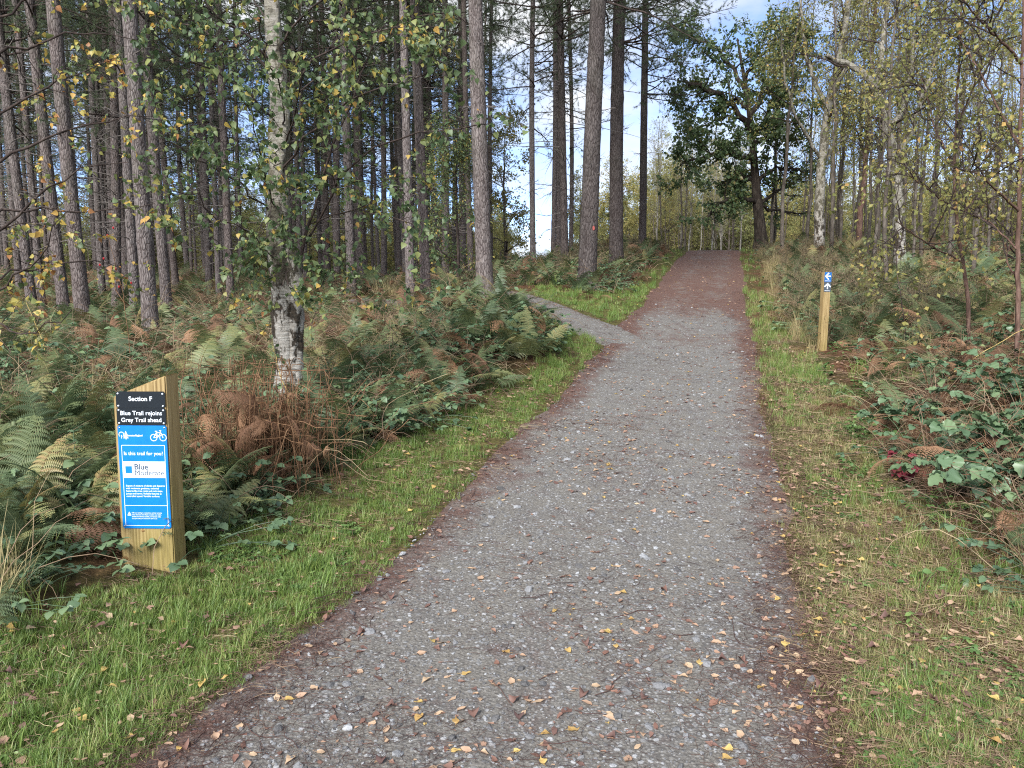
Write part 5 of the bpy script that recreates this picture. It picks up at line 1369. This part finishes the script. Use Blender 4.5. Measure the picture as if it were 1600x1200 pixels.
tufts('heather', HEATHER, 5200, 8, 34, lambda x, y, sd, u: np.where(u > 0, sstep(.7, 1.2, sd) * (1 - sstep(2.2, 4., sd)) * sstep(11, 14, y) * .5, sstep(.6, 1., sd) * (1 - sstep(2.5, 4., sd)) * sstep(18, 22, y) * .35), .6, 1.1, 'wiry grey heather on the bank below the oak', 'heather', grow=.3)
tufts('clover', WEED, 11000, 2.0, 12, lambda x, y, sd, u: verge(x, y) * (sd > .1) * np.where(u > 0, np.clip(3.0 * fbm(x * 1.3 + 3, y * 1.3, 2, 64) - 1.4, 0, .8), np.clip(2.6 * fbm(x * 1.5 + 3, y * 1.5, 2, 65) - 1.5, 0, .4)), .6, 1.1, 'small bright clover leaves in the verge grass', 'herbs', grow=.6)
tufts('broad_weeds', WEED_BIG, 2600, 2.4, 14, lambda x, y, sd, u: np.where(u < 0, sstep(.9, 1.2, sd) * (1 - sstep(1.5, 2., sd)), sstep(.5, .9, sd) * (1 - sstep(1.8, 2.6, sd))) * np.clip(2.8 * fbm(x * 1.2, y * 1.2, 2, 66) - 1.1, 0, 1), .6, 1.2, 'bright broad-leaved weeds along the verge edges', 'herbs', grow=.5)
under = lambda x, y, sd, u: (sd > .5) * ~((np.abs(x * sb_[1] / y - sb_[0]) < .32) & (y < sb_[1] + .1)) * ~((np.abs(x * mb[1] / y - mb[0]) < .7) & (y < mb[1] + .3) & (y > mb[1] - 5)) * (1 - verge(x, y)) * (sd > np.where(u < 0, .7, .9))
dirt = lambda x, y: np.exp(-(((x + 2.6) / 1.9) ** 2 + ((y - 13.2) / 2.2) ** 2))
tufts('low_undergrowth', BRAMSPRIG, 7000, 3.2, 34, lambda x, y, sd, u: under(x, y, sd, u) * np.clip(2.4 * fbm(x * .7, y * .7, 3, 67) - .85, 0, .6) * (1 - .8 * dirt(x, y)), .7, 1.3, 'tangle of low bramble and ivy leaves under the bracken', 'undergrowth', grow=.7)
tufts('bracken_mass', FROND_F + FROND[:3], 9500, 3.4, 50, lambda x, y, sd, u: under(x, y, sd, u) * np.clip(2.2 * fbm(x * .45 + 9, y * .45, 3, 68) - .5, 0, .85) * (1 - .85 * dirt(x, y)) * np.where((u > 0) & (y < 11), np.where(y < 8, .06, .5), np.where((u > 2.2) & (y < 20), 1.6, np.where(u < 0, .65, 1.))), .3, .56, 'low mass of bracken fronds covering the forest floor', 'undergrowth', grow=.6)
tufts('dead_bracken_mass', FROND_B, 6500, 3.4, 46, lambda x, y, sd, u: under(x, y, sd, u) * np.clip(np.clip(2.2 * fbm(x * .5 + 30, y * .5, 3, 69) - .65, 0, .7) * np.interp(y, [4, 7], [.4, 1.]) + .45 * ((u > 1.9) & (u < 7) & (y > 6) & (y < 10.5)), 0, .8), .3, .6, 'matted brown dead bracken between the green ferns', 'undergrowth', tilt=.6, grow=.6)

def tangle_mesh(r, n=15):
    g = G(); P = np.zeros((n, 7, 3)); P[:, 0, :2] = r.normal(size=(n, 2)) * .14; a = r.random(n) * 2 * pi; el = np.radians(r.uniform(25, 85, n)); ln = r.uniform(.25, .75, n)
    for j in range(1, 7):
        P[:, j] = P[:, j - 1] + np.stack([np.cos(a) * np.cos(el), np.sin(a) * np.cos(el), np.sin(el)], -1) * (ln / 6)[:, None] + r.normal(size=(n, 3)) * .012
        el = el - r.uniform(.05, .42, n); a = a + r.normal(size=n) * .12
    P[:, :, 2] = np.maximum(P[:, :, 2], .01)
    V, F = tubes(P, np.linspace(.0026, .0012, 7)[None] * r.uniform(.7, 1.5, n)[:, None], 3); g.add(V, F, np.repeat(r.random(n), 21))
    return g.mesh('tangle', M['tangle'])
TANGLE = [tangle_mesh(lr) for _ in range(5)]
tufts('dead_stems', TANGLE, 9000, 3.2, 40, lambda x, y, sd, u: under(x, y, sd, u) * np.clip(-.3 + 1.9 * fbm(x * .8 + 70, y * .8, 3, 75), 0, .9) * np.where((u > 0) & (y < 11), .38, np.interp(y, [4, 7, 10], [.12, .3, .42])), .55, 1.05, 'tangled dead bracken stems and dry stalks in the undergrowth', 'undergrowth', grow=.6)

STRAW = [litter_mesh(lr, 34, .1, .06, 'tangle', .0009) for _ in range(4)]
x, y = sample_ground(lr, 16000, 1.9, 13)
sd = path_sd(x, y); u = x - xc(y)
k = (sd > -.03) & (verge(x, y) > .3) & (lr.random(len(x)) < np.where(u > 0, .5, .2)); x, y = x[k], y[k]; n = len(x)
scatter('dry_litter', STRAW + LEAF_B[:2], place(x, y, .004), slope_rot(lr, x, y, .08), np.where(np.arange(n) % 3 == 0, lr.uniform(.015, .04, n), lr.uniform(.6, 1.3, n)) * np.interp(y, [2, 12], [1, 1.6]), np.where(np.arange(n) % 3 == 0, lr.integers(4, 6, n), lr.integers(0, 4, n)), 'dry grass clippings and brown leaf scraps on the verges', 'litter')
